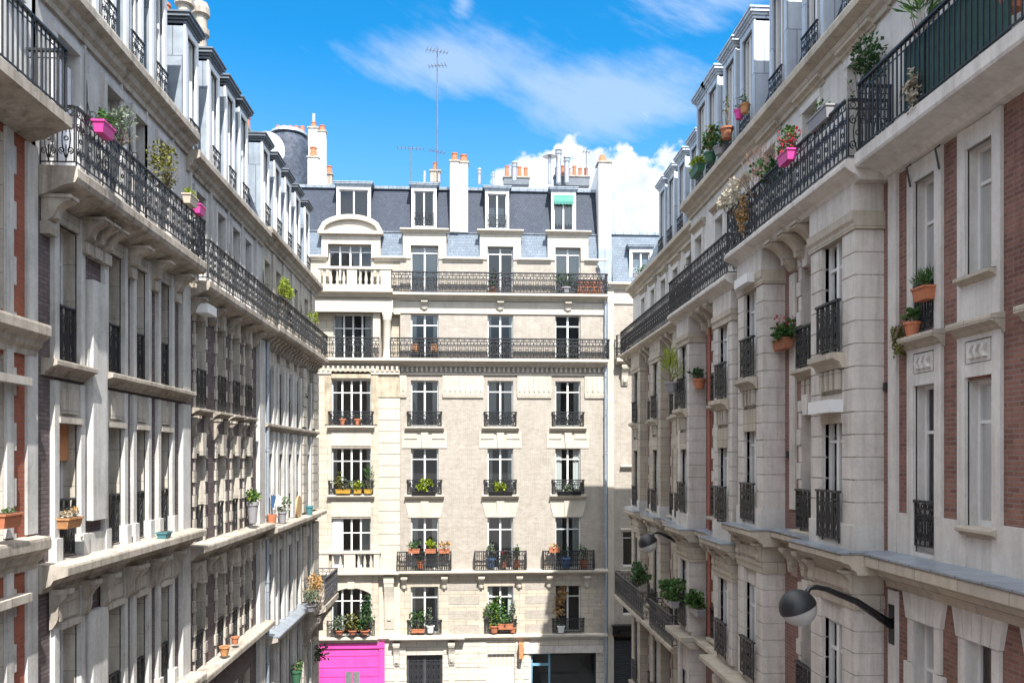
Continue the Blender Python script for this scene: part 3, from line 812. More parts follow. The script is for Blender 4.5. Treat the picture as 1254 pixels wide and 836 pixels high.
def build_neighbour():
    fr = E
    b = thing('corner_house', 'cream brick house with black roller shutter, next to the tall downpipe of the sunlit facade', 'building', (10, YE, 0))
    x0, x1 = ex(744.2), 15.0; d = -.1
    ops = [(ex(776), ex(792), ez(440), ez(384)), (ex(776), ex(792), ez(522), ez(466)), (ex(776), ex(795), ez(604), ez(548)), (ex(763), ex(795), ez(695), ez(648)), (ex(763), ex(795), ez(755), ez(712)),
           (ex(752), ex(784), .05, ez(778))]
    zt = ez(350)
    MB(fr).wall(x0, x1, 0, zt, ops, d, .3).build('wall', [M['end_brick'], M['end_plain']], b)
    for a, c, z0, z1 in ops[:5]:
        window(fr, b, a, c, z0, z1, d - .2, 2, .75, 0)
    strip(fr, b, x0, ex(752), 0, zt, d + .05, 'end_plain', 'quoin', d - .02)
    cornice(fr, b, x0, x1, ez(352), ez(344), .3, 'end_plain', d=d)
    strip(fr, b, x0, x1, ez(370), ez(357), d + .06, 'end_plain', 'frieze', d - .02)
    MB(fr).prism([(d - .02, ez(447)), (d + .5, ez(442)), (d + .5, ez(438)), (d - .02, ez(438))], ex(754), ex(800)).build('balcony_slab', M['end_plain'], b)
    railing(fr, b, ex(754.5), ex(800), ez(438), 1.25, d + .45, 'scroll', .024, .42, (1, 0))
    corbel(fr, b, ex(765), .35, ez(472), ez(446), .4, 'end_plain', d)
    for y in (570, 648, 700): cornice(fr, b, ex(760), ex(800), ez(y + 8 - 4), ez(y), .2, 'end_plain', 'sill', d)
    mb = MB(fr)
    mb.prism([(d, ez(345)), (d - .7, ez(280)), (d - 1, ez(280)), (d - .5, ez(345))], x0 + .3, x1, 0)
    mb.prism([(d - .6, ez(280)), (d - .6, ez(276)), (d - 8, ez(270)), (d - 8, ez(290)), (d - .9, ez(282))], x0 + .3, x1, 1)
    mb.build('roof', [M['slate_light'], M['zinc_light']], b)
    dormer(fr, b, ex(786), 1.25, ez(346), ez(301), d - .1, .9, 'slate_light', 'white_paint', 'zinc_light', rail=False)
    shell(fr, b, x0, x1, 0, ez(352), [ez(440), ez(522), ez(604), ez(695), ez(778)], 8, 1.5, d - .25)
    mb = MB(fr); a, c = ex(752), ex(784)
    for i in range(26): mb.prism([(d - .2, .05 + i * .13), (d - .15, .08 + i * .13), (d - .15, .15 + i * .13), (d - .2, .175 + i * .13)], a, c)
    mb.build('roller_shutter', M['iron_grey'], b)
    mb = MB(fr); mb.box(ex(750), ex(786), ez(779), ez(768), d, d + .25); mb.box(ex(749), ex(787), ez(768) + .003, ez(766), d, d + .35); mb.box(ex(757), ex(776), ez(777), ez(773), d + .25, d + .4); mb.build('shop_fascia', M['black_gloss'], b)
    # corner house with the slate rotunda, left of the closing facade
    g = thing('rotunda_house', 'far house with a domed slate turret and tall thin white chimneys', 'building', (-12, 46, 0))
    fg = Fr((0, 44, 0), (1, 0, 0), (0, -1, 0)); cx = ex(354, 46)
    MB(fg).box(-18, -9.7, 0, ez(300, 400, 44), -9, 0).build('wall', M['end_stone'], g)
    MB(fg).prism([(0, ez(300, 400, 44)), (-1.2, ez(236, 400, 44)), (-9, ez(232, 400, 44)), (-9, ez(300, 400, 44))], -18, -9.7).build('roof', M['zinc'], g)
    r = (ex(380, 46) - ex(328, 46)) / 2 * 1.06; zb, zt = ez(270, 354, 46), ez(163, 354, 46); H = zt - zb
    o = MB(W).lathe((cx, zb, 46), [(r * 1.1, 0), (r * 1.08, H * .3), (r * 1.02, H * .5), (r * .96, H * .68), (r * .87, H * .84), (r * .74, H * .98)], 28).build('turret_roof', M['slate_mid'], g, smooth=True)
    MB(W).lathe((cx, zt - .22, 46), [(r * .86, 0), (r * .84, .12), (r * .7, .26), (r * .62, .3), (.001, .32)], 24).build('turret_cap', M['zinc_light'], o)
    for k in range(5):
        MB(W).lathe((cx - r * .5 + r * .27 * k, zt + .05, 46.1), [(.13, 0), (.12, .4), (.001, .4)], 10).build('chimney_pot', M['terracotta'], o)
    chimney(fg, g, ex(376.8, 43.6), ex(389.6, 43.6), ez(290, 385, 43.6), ez(193, 385, 43.6), .1, .4, 1, pr=.2, ph=.42)
    c2 = chimney(fg, g, ex(378, 45), ex(389.5, 45), ez(240, 385, 45), ez(158, 385, 45), -1.3, -.9, 1, pr=.16, ph=.35)
    MB(fg).tube([(ex(384, 45), ez(156, 385, 45), -1.1), (ex(384, 45), ez(139, 385, 45), -1.1)], .11, 10).build('flue', M['steel'], c2)
    chimney(fg, g, ex(389.8, 45), ex(399, 45), ez(240, 385, 45), ez(162, 385, 45), -1.3, -.9, 1, pr=.16, ph=.35)
    chimney(fg, g, ex(398, 47), ex(407, 47), ez(230, 385, 47), ez(214, 385, 47), -3.3, -2.9, 1, 'ledge_stone', pr=.2, ph=.4)
build_end(); build_neighbour()

# ================================================================== the left row
def attic(fr, b, s0, s1, z0, ztop, dorm, w, zd, dh, roofmat='slate', run=1.25, cheek='zinc_light', front='white_paint', cap='zinc_dark', df=-.1, back=1.3, depth=9):
    mansard(fr, b, s0, s1, z0, ztop, -.05, run, depth, roofmat)
    for i, s in enumerate(dorm):
        dormer(fr, b, s, w, zd, zd + dh, df, back, cheek, front, cap, rail=True)

def left_houses():
    fr = L
    # ---- the nearest house: red brick panels between white quoins
    a = thing('brick_house', 'house with bright red brick strip between white quoins, next to the violet brick house', 'building', (XL, 8, 0))
    ops = [(10.3, 11.12, z, z + h) for z, h in ((18.7, 2.3), (15.6, 2.5), (12.2, 2.75), (8.9, 2.5))] + [(s, s + .9, z, z + 2.4) for s in (8.2, 6.0, 3.5) for z in (18.7, 15.6, 12.2, 8.9)]
    s1 = 11.95
    MB(fr).wall(-2, s1, 0, 18.45, ops, 0, .3).build('wall', [M['red_brick'], M['left_stone']], a)
    MB(fr).wall(-2, s1, 18.45, 24.3, ops, 0, .3).build('wall', [M['white_wall'], M['left_render']], a)
    MB(fr).poly([(s1, 0, 0), (s1, 24.3, 0), (s1, 24.3, -9), (s1, 0, -9)]).build('party_wall', M['left_white'], a)
    for z0, z1 in ((.0, 12.0), (12.35, 15.2), (15.5, 18.2)):
        strip(fr, a, 11.66, s1 - .01, z0, z1, .045, 'left_white', 'quoin')
        strip(fr, a, 11.13, 11.3, z0, z1, .05, 'left_white', 'quoin')
    mb = MB(fr)
    for k in range(18): mb.box(11.3, 11.38, 4.0 + k * .8, 4.4 + k * .8, -.02, .042)
    mb.build('quoin_teeth', M['left_white'], a)
    for z in (15.2, 12.0): cornice(fr, a, -2, s1 - .04, z - .18, z + .3, .26, 'ledge_stone', d=0)
    for z in (14.55, 11.4): strip(fr, a, 9.9, 11.5, z, z + .12, .2, 'left_stone', 'string_course')
    sl = MB(fr); sl.prism([(.04, 18.2), (.25, 18.25), (.5, 18.38), (.66, 18.42), (.66, 18.58), (.04, 18.6)], -2, 11.72); sl.build('balcony_slab', M['ledge_stone'], a)
    railing(fr, a, -2, 11.68, 18.6, .98, .6, 'bars', .02, .34, (0, 1))
    for o in ops[:4]: window(fr, a, *o, -.2, 2, .75)
    for o in ops[4:]: window(fr, a, *o, -.2, 2, .75)
    strip(fr, a, 11.1, 11.5, 20.15, 20.28, .12, 'left_white', 'sill')
    mansard(fr, a, -2, s1, 24.3, 26, -.05, 1.2, 9)
    shell(fr, a, -2, s1, 0, 21.3, [18.6, 15.5, 12.1, 8.8], 9, 1.5, -.25)

    # ---- grey-violet brick house with the scrolled balcony
    b = thing('brick_house', 'violet brick house with broad pale pilaster and long scrolled balcony above carved corbels', 'building', (XL, 15, 0))
    s0, s1 = 11.953, 18.3
    W3 = [(12.5, 13.2), (14.2, 14.87), (15.4, 15.98), (16.62, 17.25)]
    lev = [(15.05, 17.25), (11.9, 14.05), (8.55, 10.75), (5.2, 7.4)]
    up = [(a_, c_, 17.98, 20.25) for a_, c_ in W3]
    ops = [(a_, c_, z0, z1) for a_, c_ in W3 for z0, z1 in lev]
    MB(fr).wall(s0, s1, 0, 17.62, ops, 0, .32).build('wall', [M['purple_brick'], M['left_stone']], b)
    MB(fr).wall(s0, s1, 17.62, 20.7, up, 0, .3).build('wall', [M['left_render'], M['left_render']], b)
    for i, o in enumerate(ops): window(fr, b, *o, -.24, 2, .76, .6 if i % 3 else 0)
    for i, o in enumerate(up): window(fr, b, *o, -.22, 2, .8, .5 if i % 2 else 0)
    MB(fr).box(12.5 + .02, 13.2 - .02, 13.45, 14.05, -.16, -.12).build('blind', M['orange_blind'], b)
    MB(fr).box(12.52, 13.18, 18.0, 20.0, -.12, -.08).build('shutter', M['shutter_white'], b)
    for za, zb in ((15.02, 17.5), (11.86, 14.72), (8.5, 11.42), (.2, 8.1)):
        for a_, c_ in W3:
            strip(fr, b, a_ - .14, a_, za, zb, .08, 'left_white', 'jamb'); strip(fr, b, c_, c_ + .14, za, zb, .08, 'left_white', 'jamb')
        strip(fr, b, 17.82, s1 - .01, za, zb, .11, 'left_white', 'pilaster')
        for a_, c_ in W3:
            strip(fr, b, a_ - .18, a_ + .01, za - .004, za + .36, .13, 'left_white', 'plinth') if za < 15 else None
            strip(fr, b, c_ - .01, c_ + .18, za - .004, za + .36, .13, 'left_white', 'plinth') if za < 15 else None
        strip(fr, b, 13.4, 14.0, za - .004, za + .34, .1, 'left_white', 'plinth')
    for za, zb in ((12.42, 16.55), (8.95, 10.85), (.2, 7.8)): strip(fr, b, 13.45, 13.98, za, zb, .16, 'left_white', 'pilaster')
    for a_, c_ in W3:                                                   # panels under the upper sills, lintels
        for z0, z1 in ((14.05, 14.72), (10.75, 11.42)):
            mb = MB(fr); mb.box(a_, c_, z0 + .002, z1, -.05, .05); mb.box(a_ + .1, c_ - .1, z0 + .16, z1 - .12, .05, .085); mb.box(a_ - .02, c_ + .02, z0 + .002, z0 + .1, .05, .11); mb.build('panel', M['left_stone'], b)
        mb = MB(fr); mb.slab([(a_ - .02, 17.25), (c_ + .02, 17.25), (c_ + .02, 17.5), (a_ - .02, 17.5)], -.05, .06); mb.build('lintel', M['left_stone'], b)
    for a_, c_ in ((12.1, 13.43), (14.0, s1 - .02)):
        cornice(fr, b, a_, c_, 14.78, 15.02, .25, 'ledge_stone', 'string_course')
    cornice(fr, b, s0 + .003, s1, 11.42, 11.84, .48, 'ledge_stone')
    cornice(fr, b, s0 + .003, s1, 8.1, 8.5, .48, 'ledge_stone')
    for s in (12.35, 13.3, 14.05, 15.02, 15.3, 16.1, 16.5, 17.4):
        corbel(fr, b, s, .17, 10.8, 11.44, .26, 'ledge_stone', .05)
    MB(fr).prism([(-.01, 17.5), (.12, 17.55), (.4, 17.68), (.56, 17.72), (.6, 17.8), (.6, 17.93), (.56, 17.97), (-.01, 17.98)], s0 + .05, 17.95).build('balcony_slab', M['ledge_stone'], b)
    for s in (12.2, 13.35, 13.7, 14.05, 15.15, 16.25, 17.5):
        corbel(fr, b, s, .22, 17.12, 17.56, .42, 'ledge_stone', .02)
        strip(fr, b, s - .13, s + .13, 16.95, 17.14, .15, 'ledge_stone', 'corbel_foot')
    railing(fr, b, s0 + .08, 17.92, 17.98, .92, .56, 'scroll', .017, .3, (1, 1))
    for a_, c_ in W3:
        mb = MB(fr); q = .12
        mb.box(a_ - q, a_, 17.99, 20.25, 0, .06); mb.box(c_, c_ + q, 17.99, 20.25, 0, .06); mb.box(a_ - q, c_ + q, 20.25, 20.4, 0, .065); mb.build('architrave', M['left_render'], b)
    for s in (13.7, 15.12, 16.28, 17.7):
        mb = MB(fr); mb.box(s - .22, s + .22, 18.3, 20.1, 0, .03); mb.build('panel', M['left_render'], b)
        MB(fr).box(s - .3, s - .26, 17.99, 20.6, 0, .05).build('pilaster', M['left_render'], b)
    cornice(fr, b, s0 + .003, s1, 20.55, 21.05, .32, 'ledge_stone')
    for z0, zz in ((15.05, .95), (11.9, .95), (8.55, .95)):
        for a_, c_ in W3: railing(fr, b, a_ + .01, c_ - .01, z0 - .02, zz, -.03, 'lattice', .02, .26)
    attic(fr, b, s0, s1, 21.05, 24.3, (12.9, 14.5, 15.75, 17.0), .82, 21.1, 2.9, front='white_paint', cap='zinc_dark')
    shell(fr, b, s0 + .1, s1, 0, 20.9, [17.95, 15.0, 11.85, 8.5], 9, 1.2, -.3)
    for dd, h in ():
        s = 17.4 if h > 26.95 else 18.1
        mb = MB(fr); mb.lathe((s, 23.5, dd), [(.16, 0), (.16, h - 24.4), (.24, h - 24.35), (.24, h - 24.2), (.17, h - 24.15), (.17, h - 23.9), (.26, h - 23.85), (.2, h - 23.6), (.001, h - 23.55)], 14); mb.build('flue', M['ledge_stone'], b)

    # ---- violet brick house with toothed stone surrounds
    c = thing('brick_house', 'violet brick house with toothed stone window surrounds between two pale drainpipe pilasters', 'building', (XL, 21.5, 0))
    s0, s1 = 18.303, 25.0
    W3 = [(18.85, 19.5), (20.45, 21.1), (21.75, 22.4), (22.95, 23.6)]
    lev = [(14.7, 16.9), (11.45, 13.6), (8.35, 10.5), (5.0, 7.2)]
    ops = [(a_, c_, z0, z1) for a_, c_ in W3 for z0, z1 in lev]; up = [(a_, c_, 17.68, 19.9) for a_, c_ in W3]
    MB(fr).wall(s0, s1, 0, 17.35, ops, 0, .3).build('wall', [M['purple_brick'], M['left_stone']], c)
    MB(fr).wall(s0, s1, 17.35, 20.4, up, 0, .3).build('wall', [M['left_render'], M['left_render']], c)
    for i, o in enumerate(ops): window(fr, c, *o, -.22, 2, .76, .5 if i % 2 else 0)
    for i, o in enumerate(up): window(fr, c, *o, -.2, 2, .8, .5 if i % 2 else 0)
    for (a_, c_) in W3:
        for z0, z1 in lev[:3]:
            n = 9; h = (z1 + .45 - z0) / n
            for sg in (0, 1):
                mb = MB(fr); mb.box(*((a_ - .05, a_ + .002) if not sg else (c_ - .002, c_ + .05)), z0, z1 + .44, -.045, .022)
                for k in range(n):
                    e = .15 if k % 2 else .075
                    q0, q1 = (c_ - .005, c_ + e) if sg else (a_ - e, a_ + .005)
                    mb.box(q0, q1, z0 + k * h + .01, z0 + (k + 1) * h - .01, -.04, .055 if k % 2 else .035)
                mb.build('quoined_surround', M['left_stone'], c)
            mb = MB(fr); mb.slab([(a_ + .01, z1), (c_ - .01, z1), (c_ - .01, z1 + .42), (a_ + .01, z1 + .42)], -.05, .05); m = (a_ + c_) / 2
            mb.slab([(m - .1, z1 - .05), (m + .1, z1 - .05), (m + .15, z1 + .5), (m - .15, z1 + .5)], 0, .14); mb.build('lintel', M['left_stone'], c)
        cornice(fr, c, a_ - .24, c_ + .24, 14.52, 14.68, .2, 'ledge_stone', 'sill')
        for s in (a_ - .1, c_ + .1): corbel(fr, c, s, .13, 13.95, 14.5, .16, 'ledge_stone')
    for z0, zz in ((14.7, .95), (11.45, .9), (8.35, .9)):
        for a_, c_ in W3: railing(fr, c, a_ + .01, c_ - .01, z0, zz, .06 if z0 > 14 else -.02, 'lattice', .02, .26)
    strip(fr, c, 24.3, 24.95, 0, 7.9, .12, 'left_white'); strip(fr, c, 24.3, 24.95, 8.35, 10.98, .12, 'left_white'); strip(fr, c, 24.3, 24.95, 11.45, 17.2, .12, 'left_white')
    cornice(fr, c, s0, s1, 11.0, 11.42, .42, 'ledge_stone'); cornice(fr, c, s0, s1, 7.9, 8.32, .42, 'ledge_stone')
    for s in (18.6, 19.75, 20.2, 21.4, 22.68, 23.85, 24.6): corbel(fr, c, s, .17, 10.5, 11.02, .24, 'ledge_stone')
    MB(fr).prism([(-.01, 17.2), (.1, 17.25), (.35, 17.36), (.5, 17.42), (.54, 17.5), (.54, 17.62), (-.01, 17.66)], s0 + .02, s1).build('balcony_slab', M['ledge_stone'], c)
    for s in (18.6, 20.0, 21.4, 22.7, 23.9): corbel(fr, c, s, .22, 16.85, 17.28, .36, 'ledge_stone')
    railing(fr, c, s0 + .06, s1, 17.66, .95, .5, 'scroll', .018, .3, (1, 0))
    for a_, c_ in W3:
        mb = MB(fr); q = .12
        mb.box(a_ - q, a_, 17.67, 19.9, 0, .06); mb.box(c_, c_ + q, 17.67, 19.9, 0, .06); mb.box(a_ - q, c_ + q, 19.9, 20.05, 0, .065); mb.build('architrave', M['left_render'], c)
    for s in (18.5, 19.95, 21.4, 22.7, 24.2): MB(fr).box(s - .05, s + .05, 17.67, 20.25, 0, .06).build('pilaster', M['left_render'], c)
    cornice(fr, c, s0, s1, 20.2, 20.68, .32, 'ledge_stone')
    attic(fr, c, s0, s1, 20.68, 24.0, (19.0, 20.65, 22.05, 23.35), .86, 20.75, 3.0)
    shell(fr, c, s0, s1, 0, 20.5, [17.65, 14.65, 11.4, 8.3], 9, 1.2, -.3)
    for X_, p0, p1, ytop, n in ((-7.9, 197, 218, 27, 2), (-8.0, 238, 250, 72, 0), (-8.2, 295, 314, 160, 2)):
        q0, q1 = at_x(X_, p0, ytop), at_x(X_, p1, ytop)
        o = chimney(W, c, X_ - .5, X_, 23.6, (q0.z + q1.z) / 2, q0.y, q1.y, n, 'white_wall', along='d', ph=.5, pr=.17)
        if p0 != 295:
            for pf, yt in (((226, -8),) if p0 == 197 else ((246, 2),)):
                q = at_x(X_ - .25, pf, yt); z0 = (q0.z + q1.z) / 2; h = q.z - z0
                MB(W).lathe((q.x, z0, q.y), [(.17, 0), (.17, h * .5), (.25, h * .52), (.25, h * .6), (.18, h * .62), (.18, h * .78), (.27, h * .8), (.27, h * .88), (.2, h * .97), (.001, h)], 14).build('flue', M['ledge_stone'], o)
    for zc in (17.05,): MB(fr).box(18.55, 19.2, zc - .12, zc + .1, .1, .42).build('blind_box', M['white_paint'], c)

    # ---- the white stone corner house
    d = thing('corner_house', 'pale stone corner house with a zinc ledge and ochre plants on its low balcony', 'building', (XL, 30, 0))
    s0, s1 = 25.003, 33.6
    W3 = [(25.35, 26.05), (26.8, 27.5), (28.2, 28.9), (29.5, 30.2), (31.45, 32.15)]
    lev = [(14.65, 16.4), (11.3, 13.6), (7.85, 10.3), (4.2, 6.8)]
    ops = [(a_, c_, z0, z1) for a_, c_ in W3 for z0, z1 in lev] + [(a_ + .1, c_ - .1, 16.75, 17.1) for a_, c_ in W3[:4]]
    up = [(a_, c_, 17.75, 19.9) for a_, c_ in W3]
    MB(fr).wall(s0, s1, 0, 20.5, ops + up, 0, .28).build('wall', [M['left_stone'], M['left_stone']], d)
    mb = MB(fr); mb.poly([(s1, 0, 0), (s1, 20.5, 0), (s1, 20.5, -9), (s1, 0, -9)]); mb.build('end_wall', M['left_stone'], d)
    for i, o in enumerate(ops[:20] + up): window(fr, d, *o, -.2, 2, .76, .5 if i % 2 else 0)
    for a_, c_ in W3:
        for za, zb in ((14.62, 16.55), (11.3, 14.35), (7.85, 10.85), (0, 7.4)):
            strip(fr, d, a_ - .22, a_, za, zb, .12, 'left_white', 'jamb'); strip(fr, d, c_, c_ + .22, za, zb, .12, 'left_white', 'jamb')
        for z0 in (13.6, 10.3): MB(fr).box(a_ + .003, c_ - .003, z0 + .02, z0 + .4, -.05, .06).build('panel', M['left_white'], d)
    for s0_, s1_ in ((30.5, 31.15), (32.45, s1 + .02)):
        for z0, z1 in ((11.35, 14.35), (14.7, 17.0), (7.9, 10.8), (0, 7.4)):
            MB(fr).rust(s0_, s1_, z0, z1, -.02, .16, .4, .03).build('quoin', M['left_stone'], d)
    cornice(fr, d, s0, s1 + .02, 14.35, 14.6, .2, 'ledge_stone', 'string_course')
    cornice(fr, d, s0, s1 + .05, 10.85, 11.25, .5, 'ledge_stone')
    mb = MB(fr); mb.prism(moulding(.5, 7.4, 7.74), s0, 30.6); mb.build('cornice', M['ledge_stone'], d)
    MB(fr).prism([(-.01, 7.77), (.54, 7.745), (.54, 7.79), (-.01, 7.85)], s0, 30.6).build('flashing', M['zinc'], d)
    MB(fr).prism([(-.01, 7.1), (.3, 7.2), (.9, 7.45), (1.0, 7.5), (1.0, 7.72), (-.01, 7.74)], 30.603, s1).build('balcony_slab', M['ledge_stone'], d)
    for s in (30.85, 32.2, 33.35): corbel(fr, d, s, .36, 5.9, 7.3, .75, 'ledge_stone')
    railing(fr, d, 30.65, s1 - .03, 7.74, 1.05, .95, 'scroll', .02, .34, (1, 1), 'iron_grey')
    MB(fr).prism([(-.01, 17.3), (.12, 17.35), (.35, 17.48), (.52, 17.5), (.56, 17.56), (.56, 17.7), (-.01, 17.74)], s0, s1 + .03).build('balcony_slab', M['ledge_stone'], d)
    n = 18
    for i in range(n): corbel(fr, d, s0 + .3 + (s1 - s0 - .6) * i / (n - 1), .18, 17.0, 17.4, .34, 'ledge_stone')
    railing(fr, d, s0, s1, 17.74, .95, .52, 'scroll', .018, .32, (0, 1))
    for z0, zz in ((14.65, .9), (11.3, .9), (7.85, .9)):
        for a_, c_ in W3: railing(fr, d, a_ + .01, c_ - .01, z0, zz, -.02, 'lattice', .02, .26)
    for s in (26.4, 27.85, 29.2, 30.8, 32.8): MB(fr).box(s - .2, s + .2, 17.75, 20.3, 0, .06).build('pilaster', M['left_stone'], d)
    cornice(fr, d, s0, s1 + .05, 20.35, 20.85, .34, 'ledge_stone')
    attic(fr, d, s0, s1, 20.85, 24.2, (25.9, 27.5, 29.1, 30.7, 32.5), .88, 20.95, 2.8)
    shell(fr, d, s0, s1 - .1, 0, 20.5, [17.7, 14.6, 11.25, 7.8], 9, 1.2, -.3)
    MB(fr).box(30.25, 30.4, 16.2, 16.35, .0, .06).build('vent', M['vent_black'], d)
    downpipe(fr, d, 25.15, .1, 17.2, .14, .055)
    chimney(fr, d, 32.8, 33.5, 23.5, 25.2, -4, -2, 2, 'white_wall', along='d')
left_houses()

# ================================================================== the right row (in shade)
def carved(fr, par, s0, s1, z0, z1, d, mat='right_cream', n=3):
    mb = MB(fr); mb.box(s0, s1, z0, z1, -.02, d)
    w = (s1 - s0 - .1) / n
    for i in range(n):
        a = s0 + .05 + w * i
        mb.slab([(a, z0 + .06), (a + w * .45, z0 + .06), (a + w * .9, (z0 + z1) / 2), (a + w * .45, z1 - .06), (a, z1 - .06), (a + w * .4, (z0 + z1) / 2)], d, d + .05)
    return mb.build('carved_panel', M[mat], par)

def right_houses():
    fr = R
    # ---- nearest house: brown brick and white bands
    a = thing('brick_house', 'shaded brown brick house with white window surrounds, carrying the big near street lamp', 'building', (XR, 8, 0))
    s0, s1 = -2.0, 12.86
    W3 = [(11.6, 12.15), (10.32, 10.88), (8.9, 9.5), (7.4, 8.0), (5.4, 6.0)]
    ops = []
    for i, (p, q) in enumerate(W3):
        k = i % 2
        ops += [(p, q, 15.4 + .6 * k, 17.75), (p, q, 12.05 + .5 * k, 14.6 - .05 * k), (p, q, 8.3, 11.0), (p, q, 4.8, 7.4), (p, q, 18.55, 20.9)]
    low = [o for o in ops if o[2] < 18]; up = [o for o in ops if o[2] > 18]
    MB(fr).wall(s0, s1, 0, 18.3, low, 0, .3).build('wall', [M['brown_brick'], M['right_render']], a)
    MB(fr).wall(s0, s1, 18.3, 21.3, up, 0, .28).build('wall', [M['right_render'], M['right_render']], a)
    for i, o in enumerate(ops): window(fr, a, *o, -.16, 1 if o[1] - o[0] < .58 else 2, .72, .6 if i % 3 else .35, cd=.1)
    strip(fr, a, 12.62, s1 - .003, 0, 11.35, .06, 'right_render'); strip(fr, a, 12.62, s1 - .003, 11.95, 18.2, .06, 'right_render')
    for i, (p, q) in enumerate(W3):
        k = i % 2
        for za, zb in ((12.62, 18.05), (0, 11.35)):
            if za: 
                strip(fr, a, p - .17, p, za, zb, .05, 'right_render', 'jamb'); strip(fr, a, q, q + .17, za, zb, .05, 'right_render', 'jamb')
            else:
                for sg in (0, 1):
                    mb = MB(fr); mb.box(*((p - .08, p + .002) if not sg else (q - .002, q + .08)), 4.4, 11.0, -.025, .04)
                    for j in range(9):
                        e = .24 if j % 2 else .15; z = 4.4 + j * .74; q0, q1 = (q - .003, q + e) if sg else (p - e, p + .003)
                        mb.box(q0, q1, z + .01, min(10.99, z + .73), -.02, .05 + .012 * (j % 2))
                    mb.build('quoined_surround', M['right_render'], a)
                mb = MB(fr); n = 5; L_ = q - p + .5
                for j in range(n):
                    x0, x1 = -L_ / 2 + L_ * j / n, -L_ / 2 + L_ * (j + 1) / n; m = (p + q) / 2
                    mb.slab([(m + x0 * .86 + .006, 11.0), (m + x1 * .86 - .006, 11.0), (m + x1 * 1.08 - .006, 11.5), (m + x0 * 1.08 + .006, 11.5)], -.02, .07)
                mb.build('voussoir_lintel', M['right_render'], a)
        zt = 15.35 + .6 * k
        for y0, y1 in ((14.603, 14.78), (15.1, zt - .002)): MB(fr).box(p, q, y0, y1, -.03, .045).build('panel', M['right_render'], a)
        carved(fr, a, p + .03, q - .03, 14.79, 15.08, .05, 'right_render')
        cornice(fr, a, p - .2, q + .2, 15.12, 15.36, .2, 'right_cream', 'sill')
        if k: cornice(fr, a, p - .1, q + .1, 15.84, 15.98, .16, 'right_cream', 'sill'); cornice(fr, a, p - .1, q + .1, 12.4, 12.54, .14, 'right_cream', 'sill')
        else:
            railing(fr, a, p + .01, q - .01, 15.4, .75, .02, 'scroll', .022, .28); railing(fr, a, p + .01, q - .01, 12.1, .75, .02, 'scroll', .022, .28)
        MB(fr).box(p, q, 17.75, 18.04, -.03, .045).build('lintel', M['right_render'], a)
    edges = [s1 - .25] + [v for p, q in W3 for v in (q + .18, p - .18)] + [s0]
    for i in range(0, len(edges), 2):
        if i // 2 % 1 == 0: strip(fr, a, edges[i + 1], edges[i], 11.93, 12.62, .045, 'right_render', 'plinth')
    for i, (p, q) in enumerate(W3):
        strip(fr, a, p - .18, p, 11.93, 12.62, .047, 'right_render', 'plinth'); strip(fr, a, q, q + .18, 11.93, 12.62, .047, 'right_render', 'plinth'); strip(fr, a, p + .002, q - .002, 11.93, 12.05 + .5 * (i % 2) - .005, .02, 'right_render', 'apron')
    cornice(fr, a, s0, s1, 11.4, 11.9, .45, 'right_cream')
    MB(fr).prism([(-.01, 11.935), (.47, 11.905), (.47, 11.935), (-.01, 11.99)], s0, s1 - .003).build('flashing', M['zinc'], a)
    MB(fr).prism([(-.01, 18.05), (.12, 18.08), (.2, 18.16), (.34, 18.2), (.6, 18.24), (.62, 18.28), (.62, 18.46), (-.01, 18.48)], s0, s1).build('balcony_slab', M['right_render'], a)
    railing(fr, a, s0, s1 - .03, 18.48, 1.1, .57, 'bars', .02, .34, (0, 1), 'iron')
    mb = MB(fr)
    for s in (9.6, 10.2, 10.8, 11.3): mb.box(s - .28, s + .28, 18.56, 19.5, .49, .52)
    mb.build('balcony_screen', M['screen_green'], a)
    cornice(fr, a, s0, s1, 20.9, 21.35, .34, 'right_cream')
    mansard(fr, a, s0, s1, 21.35, 24.4, -.05, 1.2, 9)
    shell(fr, a, s0, s1, 0, 21.2, [18.45, 15.3, 11.95, 8.2], 9, 1.3, -.28)
    for s in (12.2, 11.45): MB(fr).tube([(s, 18.05, .05), (s, 18.0, .12), (s, 17.7, .06)], .015, 6).build('cable', M['iron'], a)

    # ---- stone house with two canted bays
    def bay_house(label, s0, s1, bays, levels, ledge, slab, railh, cor, bd, win_main, mats, roofd, loc, rail=.62, lowledge=8.3, dz=(.0, 2.9), brick='rose_brick', grail='lattice', dw=.98, fr=R, hip=None):
        b = thing('stone_house', label, 'building', loc)
        st, st2 = mats
        ops = [(p, q, z0, z1) for p, q in win_main for z0, z1 in levels]
        up = [(p, q, slab[1] + .02, slab[1] + 2.2) for p, q in win_main] + [((p + q) / 2 - .35, (p + q) / 2 + .35, slab[1] + .02, slab[1] + 2.2) for p, q in bays]
        MB(fr).wall(s0, s1, 0, slab[0] + .05, ops, 0, .26).build('wall', [M[brick], M[st]], b)
        MB(fr).wall(s0, s1, slab[0] + .05, cor[0] + .05, up, 0, .26).build('wall', [M['right_render'], M['right_render']], b)
        for i, o in enumerate(ops): window(fr, b, *o, -.18, 2, .75, 1.0, cd=.07)
        for i, o in enumerate(up):
            window(fr, b, *o, -.18, 2, .8, .6 if i % 2 else 0)
            mb = MB(fr); q = .13; mb.box(o[0] - q, o[0], o[2], o[3], 0, .05); mb.box(o[1], o[1] + q, o[2], o[3], 0, .05); mb.box(o[0] - q, o[1] + q, o[3], o[3] + .16, 0, .06); mb.build('architrave', M['right_render'], b)
            cornice(fr, b, o[0] - .25, o[1] + .25, o[3] + .2, o[3] + .4, .16, st2, 'hood')
